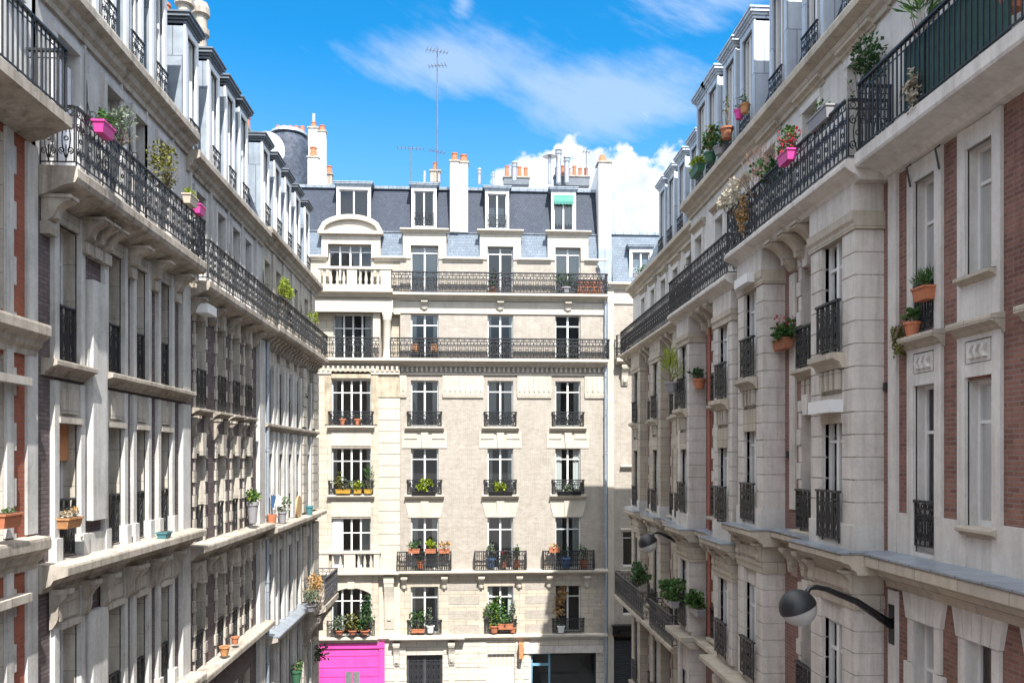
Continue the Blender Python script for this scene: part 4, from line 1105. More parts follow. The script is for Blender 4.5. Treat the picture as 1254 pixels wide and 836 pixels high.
        for (p, q) in win_main:
            for z0, z1 in levels:
                n = 7; h = (z1 + .1 - z0) / n
                for sg in (0, 1):
                    mb = MB(fr); mb.box(*((p - .08, p + .002) if not sg else (q - .002, q + .08)), z0, z1 + .09, -.035, .045)
                    for k in range(n):
                        e = .22 if k % 2 else .15
                        q0, q1 = (q - .004, q + e) if sg else (p - e, p + .004)
                        mb.box(q0, q1, z0 + k * h + .01, z0 + (k + 1) * h - .01, -.03, .06 + .02 * (k % 2))
                    mb.build('quoined_surround', M[st], b)
                mb = MB(fr); mb.box(p - .15, q + .15, z1 + .1, z1 + .32, -.02, .08); m = (p + q) / 2
                mb.slab([(m - .1, z1 + .01), (m + .1, z1 + .01), (m + .15, z1 + .42), (m - .15, z1 + .42)], -.02, .15); mb.build('lintel', M[st], b)
                railing(fr, b, p - .08, q + .08, z0 + .01, .85, .14, grail, .024, .24, (1, 1))
                cornice(fr, b, p - .2, q + .2, z0 - .2, z0 - .002, .24, st2, 'sill')
                mb = MB(fr)
                for k in range(3):
                    x = p + (q - p) * (k + .5) / 3; mb.box(x - .07, x + .07, z0 - .62, z0 - .22, -.01, .09)
                mb.box(p - .1, q + .1, z0 - .75, z0 - .62, -.01, .07); mb.build('carved_panel', M[st2], b)
        for (p, q) in bays:
            m = (p + q) / 2; w = min(.4, (q - p) * .28)
            bo = [(m - w, m + w, z0, z1) for z0, z1 in levels]
            mb = MB(fr); mb.wall(p, q, 0, slab[0] - .4, bo, bd - .08, .24)
            for s in (p, q): mb.poly([(s, 0, bd - .08), (s, 0, 0), (s, slab[0] - .4, 0), (s, slab[0] - .4, bd - .08)])
            mb.build('bay', [M[st], M[st]], b)
            for i, o in enumerate(bo): window(fr, b, *o, bd - .16, 2, .76, 1.0, cd=.07)
            spans = [(.1, lowledge - .4)] + [(z + (.0), z2) for z, z2 in ((lowledge + .12, ledge - .95), (ledge + .45, slab[0] - .75))]
            for z0, z1 in spans:
                for q0, q1 in ((p - .015, m - w), (m + w, q + .015)):
                    MB(fr).rust(q0, q1, z0, z1, -.02, bd, .37, .02).build('rusticated_pier', M[st], b)
            for zz0, zz1, e in ((slab[0] - .75, slab[0] - .45, .06), (ledge - .95, ledge - .72, .05)):
                mb = MB(fr)
                mb.prism([(-.02, zz0), (bd + e * .4, zz0), (bd + e * .5, zz0 + .1), (bd + e, zz0 + .16), (bd + e, zz1), (-.02, zz1)], p - e, q + e); mb.build('capital', M[st2], b)
            MB(fr).box(p - .01, q + .01, ledge - .72, ledge - .35, -.02, bd + .02).build('frieze', M[st2], b)
            MB(fr).box(p + .12, q - .12, ledge - .64, ledge - .42, bd + .02, bd + .05).build('panel', M[st2], b)
            for s in (p + .12, q - .12): corbel(fr, b, s, .2, ledge - .75, ledge - .3, .16, st2, bd)
            MB(fr).box(p - .02, q + .02, ledge + .0, ledge + .45, -.02, bd + .04).build('plinth', M['right_render'], b)
            MB(fr).box(p - .012, q + .012, slab[0] - .45, slab[0], -.02, bd + .03).build('frieze', M[st], b)
            prof = [(a_ + bd * 1.0, z_) for a_, z_ in moulding(.34, ledge - .35, ledge)]
            mb = MB(fr); mb.prism([(-.02, ledge - .35)] + prof[1:-1] + [(-.02, ledge + .01)], p - .22, q + .22); mb.build('cornice', M[st2], b)
            mb = MB(fr); mb.box(p - .24, q + .24, ledge + .002, ledge + .03, -.01, bd + .36); mb.build('flashing', M['zinc'], b)
            mb = MB(fr); prof = [(a_ + bd * 1.0, z_) for a_, z_ in moulding(.34, lowledge - .35, lowledge)]
            mb.prism([(-.02, lowledge - .35)] + prof[1:-1] + [(-.02, lowledge + .01)], p - .22, q + .22); mb.build('cornice', M[st2], b)
            for z0, z1 in levels:
                if abs(z0 - ledge) > .9 and abs(z0 - lowledge) > .9:
                    mb = MB(fr); mb.prism([(bd - .1, z0 - .28), (bd + .05, z0 - .26), (bd + .1, z0 - .16), (bd + .22, z0 - .1), (bd + .22, z0), (bd - .1, z0)], m - w - .1, m + w + .1); mb.build('sill', M[st2], b)
                    mb = MB(fr)
                    for k in range(4):
                        x = m - w + 2 * w * (k + .5) / 4; mb.box(x - .05, x + .05, z0 - .62, z0 - .28, bd - .05, bd + .07)
                    mb.box(m - w, m + w, z0 - 1.2, z0 - .7, bd - .1, bd + .02); mb.build('carved_panel', M[st2], b)
                railing(fr, b, m - w - .03, m + w + .03, z0 + .03, .9, bd + .07, grail, .024, .24, (0, 0))
        gaps = []
        cur = s0
        for p, q in sorted(bays):
            if p - .23 - cur > .1: gaps.append((cur, p - .23))
            cur = q + .23
        if s1 - cur > .1: gaps.append((cur, s1))
        for p, q in gaps:
            cornice(fr, b, p, q, ledge - .35, ledge, .42, st2); MB(fr).prism([(-.01, ledge + .035), (.44, ledge + .005), (.44, ledge + .03), (-.01, ledge + .06)], p, q).build('flashing', M['zinc'], b)
            cornice(fr, b, p, q, lowledge - .35, lowledge, .42, st2)
            k = int((q - p) / .55)
            for i in range(k): corbel(fr, b, p + (q - p) * (i + .5) / k, .2, ledge - .95, ledge - .33, .3, st2)
            for i in range(k): corbel(fr, b, p + (q - p) * (i + .5) / k, .24, slab[0] - .62, slab[0] + .05, rail - .12, st2)
        prof = [(-.02, slab[0]), (rail - .2, slab[0]), (rail - .14, slab[0] + .08), (rail - .02, slab[0] + .14), (rail + .06, slab[0] + .2), (rail + .06, slab[1] - .06), (rail + .02, slab[1]), (-.02, slab[1] + .02)]
        MB(fr).prism(prof, s0 + .003, s1).build('balcony_slab', M[st], b)
        railing(fr, b, s0 + .05, s1 - .05, slab[1], railh, rail, 'scroll', .019, .3, (1, 1))
        cornice(fr, b, s0 + .003, s1, cor[0], cor[1], .36, st2)
        attic(fr, b, s0 + .003, hip or s1, cor[1], cor[1] + 3.3, roofd, dw, cor[1] + .1 + dz[0], dz[1], cheek='zinc_pale_sunlit', front='zinc_pale_sunlit', cap='zinc_pale_sunlit', df=-.12)
        shell(fr, b, s0 + .003, s1, 0, cor[0], [slab[1] - .05, ledge - .06, lowledge], 9, 1.1, -.26)
        return b
    r2 = bay_house('shaded pale stone house with two rusticated bays next to the brown brick house', 12.863, 18.95,
              [(13.1, 14.75), (17.2, 18.75)], [(15.3, 17.35), (12.0, 14.35), (8.45, 10.6), (4.8, 7.0)], 11.92, (18.05, 18.38), 1.0, (20.85, 21.35), .5,
              [(15.5, 16.2)], ('right_stone', 'right_cream'), (14.3, 16.1, 17.9), (XR, 16, 0), .72)
    for s_, z_ in ((12.95, 14.6), (15.0, 13.4), (16.95, 13.5)): MB(R).box(s_, s_ + .08, z_, z_ + .14, -.01, .05).build('vent', M['vent_black'], r2)
    strip(R, r2, 16.55, 16.85, 12.4, 17.4, .05, 'right_stone', 'pilaster')
    MB(R).box(13.5, 14.35, 14.28, 14.5, .5, .74).build('blind_box', M['white_paint'], r2)
    MB(R).box(17.55, 18.4, 17.42, 17.62, .5, .72).build('blind_box', M['white_paint'], r2)
    r3 = bay_house('shaded pale stone house with a thin red drainpipe on its recessed rose brick wall', 18.953, 24.5,
              [(19.2, 20.6), (22.95, 24.2)], [(14.95, 17.0), (11.85, 14.0), (8.45, 10.6), (5.0, 7.1)], 11.4, (17.6, 17.92), 1.0, (20.9, 21.35), .5,
              [(21.3, 21.95)], ('right_stone', 'right_cream'), (19.9, 21.25, 22.75, 23.8), (XR, 21.7, 0), .7)
    mb = MB(R); mb.tube([(22.3, 8.4, .1), (22.3, 17.2, .1)], .045, 8); mb.build('downpipe', M['red_paint'], r3)
    R4 = Fr((XR + .7, -.37, 0), (0, 1, 0), (-1, 0, 0))
    r4 = bay_house('shaded cream stone house with long low balcony, beside the black roller shutter', 24.503, 36.5,
              [(26.2, 27.9), (29.8, 31.5), (33.4, 35.1)], [(15.0, 17.2), (11.35, 13.8), (7.4, 10.0), (3.7, 6.3)], 11.2, (17.95, 18.25), 1.05, (20.9, 21.35), .36,
              [(28.5, 29.2), (32.1, 32.8)], ('right_cream', 'right_cream'), (25.4, 27.0, 28.6, 30.1, 31.5), (XR + .7, 30, 0), .6, 7.2, fr=R4, hip=32.4)
    MB(R4).prism([(.3, 6.9), (.9, 7.05), (.98, 7.1), (.98, 7.22), (.3, 7.24)], 25.9, 36.2).build('balcony_slab', M['right_cream'], r4)
    railing(R4, r4, 25.95, 29.2, 7.24, 1.05, .92, 'scroll', .02, .34, (1, 1), 'iron_grey'); railing(R4, r4, 30.4, 36.1, 7.24, 1.05, .92, 'scroll', .02, .34, (1, 1), 'iron_grey')
    z0, z1 = 21.35, 24.6
    MB(R4).add([(32.4, z0, -.05), (36.5, z0, -.05), (36.5, z0, -9), (32.4, z0, -9), (32.403, z1, -1.3), (32.403, z1, -9)], [(0, 1, 4), (1, 2, 5, 4), (0, 4, 5, 3), (0, 3, 2, 1)]).build('hipped_roof', M['slate_light'], r4)
    MB(R4).poly([(36.5, 0, 0), (36.5, 21.2, 0), (36.5, 21.2, -9), (36.5, 0, -9)]).build('end_wall', M['right_cream'], r4)
    chimney(R4, r4, 31.2, 32.1, 24.5, 26.2, -5, -2.5, 3, 'white_wall', along='d')
right_houses()

# ================================================================== plants, pots and other loose things
RND = random.Random(11)
def leaves(c, r, n, size, fr=None, droop=0.0, sphere=False, spiky=False, up=0.0):
    """n small leaf faces spread through an uneven volume round c (world), as one mesh builder"""
    mb = MB(W)
    subs = [(Vector((0, 0, 0)), 1.0)] + [(Vector((RND.uniform(-.7, .7) * r[0], RND.uniform(-.7, .7) * r[1], RND.uniform(-.5, .8) * r[2])), RND.uniform(.35, .65)) for _ in range(5)]
    for i in range(n):
        o, k = RND.choice(subs)
        while True:
            q = Vector((RND.uniform(-1, 1), RND.uniform(-1, 1), RND.uniform(-1, 1)))
            if q.length < 1: break
        p = Vector(c) + o + Vector((q.x * r[0], q.y * r[1], q.z * r[2])) * k
        if spiky:
            dr = (q + Vector((0, 0, 1.0 + up))).normalized()
        else:
            dr = (q * .8 + Vector((RND.uniform(-1, 1), RND.uniform(-1, 1), RND.uniform(-.6, 1) + up - droop))).normalized()
        side = dr.cross(Vector((RND.uniform(-1, 1), RND.uniform(-1, 1), RND.uniform(-1, 1)))).normalized()
        l = size * RND.uniform(.6, 1.4); w = l * (.12 if spiky else .42)
        if spiky: l *= 2.6
        nn = dr.cross(side) * (l * .12)
        a, b2, c2, d2 = p, p + dr * l * .5 + side * w + nn, p + dr * l, p + dr * l * .5 - side * w + nn
        mb.poly([(v.x, v.z, v.y) for v in (a, b2, c2, d2)])
    return mb

def stems(c, top, n, r):
    mb = MB(W)
    for i in range(n):
        e = Vector(top) + Vector((RND.uniform(-1, 1), RND.uniform(-1, 1), RND.uniform(-.5, .5))) * r
        m = (Vector(c) + e) / 2 + Vector((RND.uniform(-1, 1), RND.uniform(-1, 1), 0)) * r * .3
        mb.tube([(c[0], c[2], c[1]), (m.x, m.z, m.y), (e.x, e.z, e.y)], [.012, .009, .004], 4)
    return mb

def planter(label, loc, w=.6, h=.2, dp=.2, axis='y', mat='terracotta', leaf='leaf_green', fr=(.3, .14, .18), n=160, size=.07, flower=None, nf=0, spiky=False, cat='planter', group=None, lift=None, droop=0.0):
    """window box: tapered trough with rim, soil, foliage, flowers; loc is the middle of its base"""
    t = thing('window_box', label, cat, loc, group)
    fr_ = Fr(loc, (0, 1, 0), (1, 0, 0)) if axis == 'y' else Fr(loc, (1, 0, 0), (0, 1, 0))
    mb = MB(fr_); mb.frus(-w / 2, w / 2, 0, h - .03, -dp / 2, dp / 2, .025); mb.box(-w / 2 - .015, w / 2 + .015, h - .03, h, -dp / 2 - .015, dp / 2 + .015); mb.build('trough', M[mat], t)
    MB(fr_).box(-w / 2 + .02, w / 2 - .02, h - .01, h + .008, -dp / 2 + .02, dp / 2 - .02).build('soil', M['soil'], t)
    rr = (fr[1], fr[0], fr[2]) if axis == 'y' else fr
    c = Vector(loc) + Vector((0, 0, h + (fr[2] * .75 if lift is None else lift)))
    if n:
        leaves(c, rr, n, size, spiky=spiky, droop=droop).build('foliage', M[leaf], t, fix=False)
        stems(Vector(loc) + Vector((0, 0, h)), c, 6, min(rr)).build('stems', M['bark'], t, fix=False)
    if flower: leaves(c + Vector((0, 0, .04)), (rr[0] * 1.08, rr[1] * 1.08, rr[2] * 1.1), nf, size * .8).build('blossom', M[flower], t, fix=False)
    return t

def pot(label, loc, r=.15, h=.26, mat='terracotta', leaf='leaf_green', fr=(.2, .2, .22), n=140, size=.07, flower=None, nf=0, spiky=False, droop=0.0, lift=None, group=None, cat='potted plant'):
    t = thing('potted_plant', label, cat, loc, group); x, y, z = loc
    MB(W).lathe((x, z, y), [(r * .68, 0), (r * .95, h * .82), (r * 1.08, h * .82), (r * 1.08, h), (r * .92, h), (r * .88, h - .03), (.001, h - .03)], 16).build('pot', M[mat], t)
    MB(W).lathe((x, z, y), [(r * .87, h - .028), (.001, h - .015)], 12).build('soil', M['soil'], t)
    c = Vector(loc) + Vector((0, 0, h + (fr[2] * .8 if lift is None else lift)))
    if n:
        leaves(c, fr, n, size, spiky=spiky, droop=droop).build('foliage', M[leaf], t, fix=False)
        stems(Vector(loc) + Vector((0, 0, h - .03)), c, 6, min(fr) * .8).build('stems', M['bark'], t, fix=False)
    if flower: leaves(c, tuple(q * 1.08 for q in fr), nf, size * .8).build('blossom', M[flower], t, fix=False)
    return t

def trail(label, loc, r, n, size, leaf, droop=.6, cat='plant', name='trailing_plant', st=8, root=None, spiky=False, flower=None, nf=0):
    t = thing(name, label, cat, root or loc)
    leaves(loc, r, n, size, droop=droop, spiky=spiky).build('foliage', M[leaf], t, fix=False)
    stems(root or (Vector(loc) - Vector((0, 0, r[2]))), loc, st, max(r) * .7).build('stems', M['bark'], t, fix=False)
    if flower: leaves(loc, tuple(q * 1.05 for q in r), nf, size).build('blossom', M[flower], t, fix=False)
    return t

# ---- left side
rl = XL + .56
p = at_x(rl + .14, 127, 167); planter('bright pink window box with green shrub hung on the violet brick house balcony', p, .4, .19, .18, 'y', 'pink_plastic', 'leaf_green', (.2, .13, .12), 240, .05)
p = at_x(rl - .05, 148, 172); trail('pale green twiggy shrub just behind the bright pink window box', p + Vector((-.05, .05, .22)), (.22, .4, .35), 380, .06, 'leaf_grey', 0, 'shrub', 'balcony_shrub', 14, p - Vector((0, 0, .1)))
p = at_x(rl - .05, 205, 228); trail('straggly olive shrub halfway along the violet brick house balcony', p + Vector((-.05, 0, .3)), (.25, .5, .4), 380, .065, 'leaf_olive', 0, 'shrub', 'balcony_shrub', 14, p)
p = at_x(rl + .1, 233, 252); planter('beige window box with low greenery at the far end of the violet house balcony', p, .45, .2, .18, 'y', 'beige_plastic', 'leaf_lime', (.22, .12, .08), 160, .045)
p = at_x(XL + .62, 243.5, 263); planter('small empty magenta planter just below the beige window box', p, .34, .2, .18, 'y', 'pink_plastic', n=0)
p = at_x(XL + .45, 348, 363); trail('yellow green bushy plant rising over the pale corner house balcony rail', p + Vector((0, 0, .2)), (.25, .5, .32), 620, .065, 'leaf_lime', 0, 'shrub', 'balcony_shrub', 12, p - Vector((0, 0, .5)))
p = at_x(XL + .45, 386, 392); trail('small yellow plant at the farthest tip of the pale corner house balcony', p + Vector((0, 0, .05)), (.2, .35, .22), 180, .065, 'leaf_lime', 0, 'plant', 'balcony_plant', 8, p - Vector((0, 0, .4)))
p = at_x(XL + .16, 85, 646); planter('orange brown window box with dry pale plants on the violet house sill', p, .46, .17, .2, 'y', 'orange_wood', 'leaf_pale', (.2, .1, .06), 130, .05, 'leaf_dry', 40)
p = at_x(XL + .22, 7, 646); planter('terracotta trough on the red brick house, cut off by the photo edge', p, .42, .2, .22, 'y', 'terracotta', 'leaf_green', (.15, .1, .05), 40, .04)
p = at_x(XL + .28, 309.5, 640); pot('green leafy plant in a tall grey pot on the sunlit stone ledge', p, .16, .62, 'grey_plastic', 'leaf_green', (.17, .3, .16), 320, .08, 'leaf_lime', 60)
p = at_x(XL + .35, 201, 659); planter('small turquoise tub standing empty on the violet brick house ledge', p, .3, .14, .2, 'y', 'teal_plastic', n=0)
p = at_x(XL + .3, 275, 802); pot('small orange pot on the low ledge of the toothed stone window house', p, .13, .24, 'orange_wood', n=0, cat='pot')
p = at_x(XL + .25, 288, 788); pot('small rust red pot just beyond the small orange pot on its ledge', p, .1, .2, 'terracotta', n=0, cat='pot')
p = at_x(XL + .3, 333, 641)
t = thing('flag_bunch', 'bunch of little red white and blue flags in a pot on a ledge', 'flags', p)
MB(W).lathe((p.x, p.z, p.y), [(.12, 0), (.16, .3), (.13, .3), (.001, .26)], 12).build('pot', M['terracotta'], t)
for k, mt in enumerate(('blue_plastic', 'white_paint', 'red_paint', 'blue_plastic', 'white_paint')):
    o = Vector((RND.uniform(-.12, .12), (k - 2) * .16, 0))
    mb = MB(W); mb.tube([(p.x, p.z + .2, p.y), (p.x + o.x, p.z + .95, p.y + o.y)], .012, 5)
    mb.add([(p.x + o.x, p.z + .93, p.y + o.y), (p.x + o.x * 1.5 + .05, p.z + .85, p.y + o.y + .18), (p.x + o.x * 1.5 + .03, p.z + .52, p.y + o.y + .16), (p.x + o.x * .8, p.z + .55, p.y + o.y * .8)], [(0, 1, 2, 3)])
    mb.build('flag', M[mt], t, fix=False)
p = at_x(XL + .3, 346, 640); pot('small whitish flowering pot between the flags and the round wooden disc', p, .14, .4, 'grey_plastic', 'leaf_green', (.2, .25, .22), 90, .09, 'petal_white', 120)
p = at_x(XL + .2, 365, 620)
t = thing('wooden_disc', 'round wooden table top leaning on the wall beyond the little flags', 'table top', p); mb = MB(W)
for dd in (0,):
    n = 24; q = [(p.y + .42 * math.cos(2 * PI * i / n), p.z + .42 * math.sin(2 * PI * i / n)) for i in range(n)]
    fr_ = Fr((p.x, 0, 0), (0, 1, 0), (1, 0, 0)); mb.fr = fr_; mb.slab([(a_, z_) for a_, z_ in q], 0, .05)
mb.build('disc', M['wood_disc'], t)
p = at_x(XL + .35, 379, 632); pot('teal pot beyond the round wooden table top on the same ledge', p, .14, .42, 'teal_plastic', n=0, cat='pot')
p = at_x(XL + .85, 391, 742); trail('tall ochre dried plants filling the low balcony of the pale corner house', p + Vector((-.2, 0, .75)), (.3, .85, .62), 620, .09, 'leaf_dry', -.2, 'plant', 'dried_plant', 20, p - Vector((.2, 0, .2)))
p = at_x(XL + .75, 381, 748); pot('grey blue bush beneath the tall ochre dried plants', p, .2, .25, 'grey_plastic', 'leaf_grey', (.25, .45, .28), 260, .09)
p = at_x(XL + .3, 391, 800); trail('leafy dark plant growing from the corner wall beside the pink shopfront', p, (.4, .5, .35), 160, .12, 'leaf_dark', .2, 'plant', 'wall_plant', 8, p - Vector((.35, 0, .2)))
p = at_x(XL + .3, 363, 836); pot('green plastic pot with leaves low down near the pink shopfront', p, .2, .5, 'green_plastic', 'leaf_green', (.2, .3, .15), 60, .1)
p = at_x(XL + .02, 369.5, 497); planter('small terracotta planter hung on a window of the pale corner house', p, .5, .2, .22, 'y', 'terracotta', 'leaf_green', (.35, .15, .2), 120, .1)
p = at_x(XL - 1.9, 326, 186)
t = thing('satellite_dish', 'white satellite dish above the dark capped dormers beside the slate turret', 'satellite dish', p); mb = MB(W)
prof = [(.001, 0)] + [(r_ * .1, (r_ * .1) ** 2 * .28) for r_ in range(1, 9)] 
n = 24; pts = []; k = len(prof)
for r_, z_ in prof:
    for j in range(n):
        a_ = 2 * PI * j / n; pts.append((p.x + r_ * math.cos(a_) * .98 + .15 * z_, p.z + r_ * math.sin(a_), p.y - z_ - .0))
mb.add(pts, [(i * n + j, i * n + (j + 1) % n, (i + 1) * n + (j + 1) % n, (i + 1) * n + j) for i in range(k - 1) for j in range(n)])
mb.build('dish', M['white_paint'], t, smooth=True)
mb = MB(W); mb.tube([(p.x, p.z, p.y), (p.x, p.z - .1, p.y + .3), (p.x, p.z - 1.4, p.y + .3)], .035, 8); mb.tube([(p.x, p.z - .7, p.y - .2), (p.x, p.z - .1, p.y - .75)], .02, 6); mb.build('arm', M['steel'], t)
# iron brackets (scrolled stays) between the flats' balconies
def stay(fr, label, s, z0, h, w, group):
    t = thing('balcony_divider', label, 'iron divider', fr.p(s, z0, .3), group)
    f2 = fr.side(s); mb = MB(f2)
    mb.tube([(.05, z0, 0), (.05, z0 + h, 0)], .014, 6); mb.tube([(.05, z0 + h * .98, 0), (.05, z0 + h * 1.12, 0)], [.016, .003], 6)
    for q in (.3, .55, .78):
        mb.ribbon([(a_, b_) for a_, b_ in spiral(.05 + w * (1 - q) * .75, z0 + h * q, w * .33 * (1.1 - q * .6), .02, PI, 1.4)], .016, 0)
    mb.ribbon([(.05 + w * k / 10, z0 + h * .92 - (h * .5) * (k / 10) ** .6) for k in range(11)], .018, 0)
    for q in range(10):
        a_ = 2 * PI * q / 10; mb.ribbon([(w * .62, z0 + h * .32), (w * .62 + .2 * math.cos(a_), z0 + h * .32 + .2 * math.sin(a_))], .01, 0)
    mb.build('scrollwork', M['iron'], t, fix=False)
stay(L, 'black scrolled iron divider on the balcony beside the bright pink window box', 13.45, 18.0, 1.75, .5, None)
stay(L, 'black scrolled iron divider beside the straggly olive shrub on the violet house balcony', 15.15, 18.0, 1.7, .5, None)
stay(L, 'black scrolled iron divider just past the small magenta planter', 18.6, 17.68, 1.6, .48, None)
stay(L, 'iron divider midway along the balcony of the toothed stone window house', 21.4, 17.68, 1.6, .48, None)
stay(L, 'iron divider where the pale corner house balcony begins at the drainpipe', 24.95, 17.7, 1.6, .48, None)
stay(L, 'iron divider beyond the yellow green bushy plant on the far balcony', 30.6, 17.76, 1.5, .5, None)
stay(R, 'black scrolled iron divider beside the pink planter of dark red flowers', 16.75, 18.4, 1.75, .66, None)
stay(R, 'black wheel patterned iron divider beyond the whitish feathery bush', 19.1, 17.95, 2.0, .66, None)
stay(R, 'iron divider where the farthest shaded balcony begins, past the red drainpipe house', 24.4, 17.95, 1.9, .6, None)
stay(R, 'small wheel patterned iron divider on the low balcony near the small far lamp', 24.3, 8.5, 1.9, .8, None)

# ---- right side
rr_ = XR - .72
p = at_x(rr_ - .1, 964, 200); planter('pink planter with dark red flowers hanging on a shaded balcony rail', p, .48, .2, .2, 'y', 'pink_plastic', 'leaf_green', (.34, .2, .24), 420, .06, 'petal_red', 110)
p = at_x(rr_ + .02, 1007, 154); planter('grey window box on the shaded scrolled rail close to the barred balcony', p, .75, .22, .22, 'y', 'grey_plastic', 'leaf_dark', (.25, .12, .08), 60, .06)
p = at_x(XR - .3, 1056, 108); trail('dark climbing vine between the grey window box and the barred balcony', p + Vector((.1, 0, .25)), (.2, .5, .55), 520, .07, 'leaf_dark', .2, 'vine', 'climbing_vine', 14, p - Vector((-.1, 0, .6)))
p = at_x(XR - .58, 1119, 118); trail('faded dry plant trailing through the plain black balcony bars', p, (.08, .14, .45), 240, .06, 'leaf_pale', .8, 'plant', 'dried_plant', 8, p + Vector((.05, 0, .3)))
p = at_x(XR - .45, 1131, 22); trail('spiky green plant rising above the plain black balcony bars', p + Vector((0, 0, .1)), (.16, .2, .25), 90, .12, 'leaf_green', 0, 'plant', 'spiky_plant', 6, p - Vector((0, 0, .5)), True)
p = at_x(XR - .4, 1239, 14); pot('terracotta pot behind the plain black balcony bars past the green screen', p, .16, .3, 'terracotta', 'leaf_green', (.1, .1, .1), 30, .06)
p = at_x(rr_ + .05, 901, 250); trail('whitish feathery bush on the shaded balcony next to pinkish plume grass', p + Vector((0, 0, .1)), (.28, .55, .42), 620, .07, 'leaf_pale', 0, 'plant', 'dried_plant', 16, p - Vector((0, 0, .4)))
p = at_x(rr_ + .05, 926, 218); trail('pinkish plume grass behind the shaded scrolled iron balcony rail', p + Vector((0, 0, .1)), (.28, .5, .45), 420, .06, 'leaf_pinkish', 0, 'plant', 'plume_grass', 14, p - Vector((0, 0, .5)), True)
p = at_x(rr_ - .06, 911, 262); trail('orange brown dried plant hanging over the rail below the pinkish plume grass', p + Vector((0, 0, -.05)), (.12, .2, .4), 260, .06, 'leaf_dry', .9, 'plant', 'dried_plant', 8, p + Vector((.05, 0, .3)))
p = at_x(rr_ + .1, 944, 205); trail('dark green bush beside the pink planter of dark red flowers', p + Vector((0, 0, -.05)), (.25, .45, .3), 300, .08, 'leaf_dark', 0, 'shrub', 'balcony_shrub', 10, p - Vector((0, 0, .4)))
p = at_x(XR - .2, 890, 170); pot('brown pot with one thin tall stem at the foot of a shaded dormer', p, .17, .28, 'pot_brown', 'leaf_olive', (.1, .16, .42), 50, .05, 'leaf_dry', 40, lift=.42)
p = at_x(XR - .2, 905, 146); pot('magenta pot beside an orange pot on a shaded dormer sill', p, .12, .22, 'pink_plastic', 'leaf_green', (.12, .16, .1), 60, .05)
p = at_x(XR - .2, 912, 139); pot('orange pot beside the magenta pot on a shaded dormer sill', p, .12, .22, 'orange_wood', 'leaf_green', (.12, .16, .1), 60, .05)
p = at_x(XR - .22, 870, 199); pot('green pot of yellow flowers on the shaded dormer row', p, .18, .26, 'green_plastic', 'leaf_green', (.2, .35, .4), 200, .1, 'leaf_yellow', 70)
p = at_x(XR - .22, 882, 190); pot('dark green plant in a grey pot beside the yellow flowers', p, .18, .22, 'grey_plastic', 'leaf_dark', (.2, .4, .2), 180, .09)
p = at_x(XR - .22, 854, 214); planter('green window box with lime leaves on the shaded dormer past the yellow flowers', p, .8, .2, .24, 'y', 'green_plastic', 'leaf_lime', (.4, .16, .14), 180, .1)
p = at_x(XR - .12, 1132, 368); planter('terracotta window box with upright green plants on the brown brick house', p, .34, .2, .2, 'y', 'terracotta', 'leaf_green', (.16, .1, .12), 300, .05, None, 0, True)
p = at_x(XR - .12, 1117, 412); pot('terracotta pot on the carved sill of the brown brick house', p, .12, .22, 'terracotta', 'leaf_green', (.1, .14, .1), 80, .07)
p = at_x(XR - .14, 1101, 420); trail('long green trailing grass hanging beside the carved sill of the brown brick house', p, (.1, .12, .32), 320, .05, 'leaf_olive', 1.2, 'plant', 'trailing_plant', 10, p + Vector((0, -.1, .3)))
p = at_x(XR - .2, 959, 428); planter('window box of red geraniums on a shaded window rail between two bays', p, .62, .22, .22, 'y', 'pot_brown', 'leaf_green', (.4, .2, .24), 420, .08, 'petal_red', 60)
p = at_x(XR - .75, 822, 480); pot('tall yellow green spiky plant in a grey pot on a shaded bay', p, .2, .3, 'grey_plastic', 'leaf_lime', (.25, .5, .5), 240, .1, None, 0, True)
p = at_x(XR - .3, 856.5, 476); pot('terracotta pot with dark leaves in the recess by the thin red drainpipe', p, .18, .28, 'terracotta', 'leaf_dark', (.2, .4, .18), 90, .1)
p = at_x(XR - .8, 822, 741); planter('leafy green window box by the low balcony under the small far lamp', p, .9, .2, .25, 'y', 'grey_plastic', 'leaf_green', (.65, .3, .3), 420, .12, None, 0)
p = at_x(XR - .4, 853, 752); planter('leafy green window box at the foot of the thin red drainpipe', p, .9, .22, .25, 'y', 'grey_plastic', 'leaf_green', (.6, .3, .24), 420, .11, None, 0)
p = at_x(XR - .85, 781, 702); trail('dark bush behind the low balcony rail next to the roller shutter', p, (.3, .9, .45), 260, .14, 'leaf_dark', 0, 'shrub', 'balcony_shrub', 10, p - Vector((0, 0, .5)))

# ---- closing facade
def eb(label, px, py, w, leaf, rx, rz, n, d=.14, mat='black_gloss', h=.2, size=.11, **k):
    v = at_y(YE - d, px, py)
    return planter(label, v, w, h, .2, 'x', mat, leaf, (rx, .16, rz), n, size, **k)
eb('dark box with an upright lime bush, third floor window nearest the yellow boxes', 519, 606, 1.3, 'leaf_lime', .42, .34, 260, .22)
eb('dark box with a round lime bush at the middle narrow window of the third floor', 613, 606, 1.3, 'leaf_lime', .4, .26, 200, .22)
eb('dark box with thin grey green leaves at the third floor window nearest the downpipe', 697, 606, 1.3, 'leaf_grey', .35, .2, 110, .22)
for px, lf, lab, rz in ((416, 'leaf_olive', 'yellow box with a twiggy olive plant in the third floor bay window', .5), (424.5, 'leaf_grey', 'yellow box with silvery leaves in the third floor bay window', .34), (438, 'leaf_lime', 'yellow box with low lime leaves in the third floor bay window', .22), (451, 'leaf_green', 'yellow box with a tall spiky green plant in the third floor bay window', .6)):
    eb(lab, px, 604, .42, lf, .26, rz, 120, .52, 'yellow_plastic', .22, spiky=(px == 451))
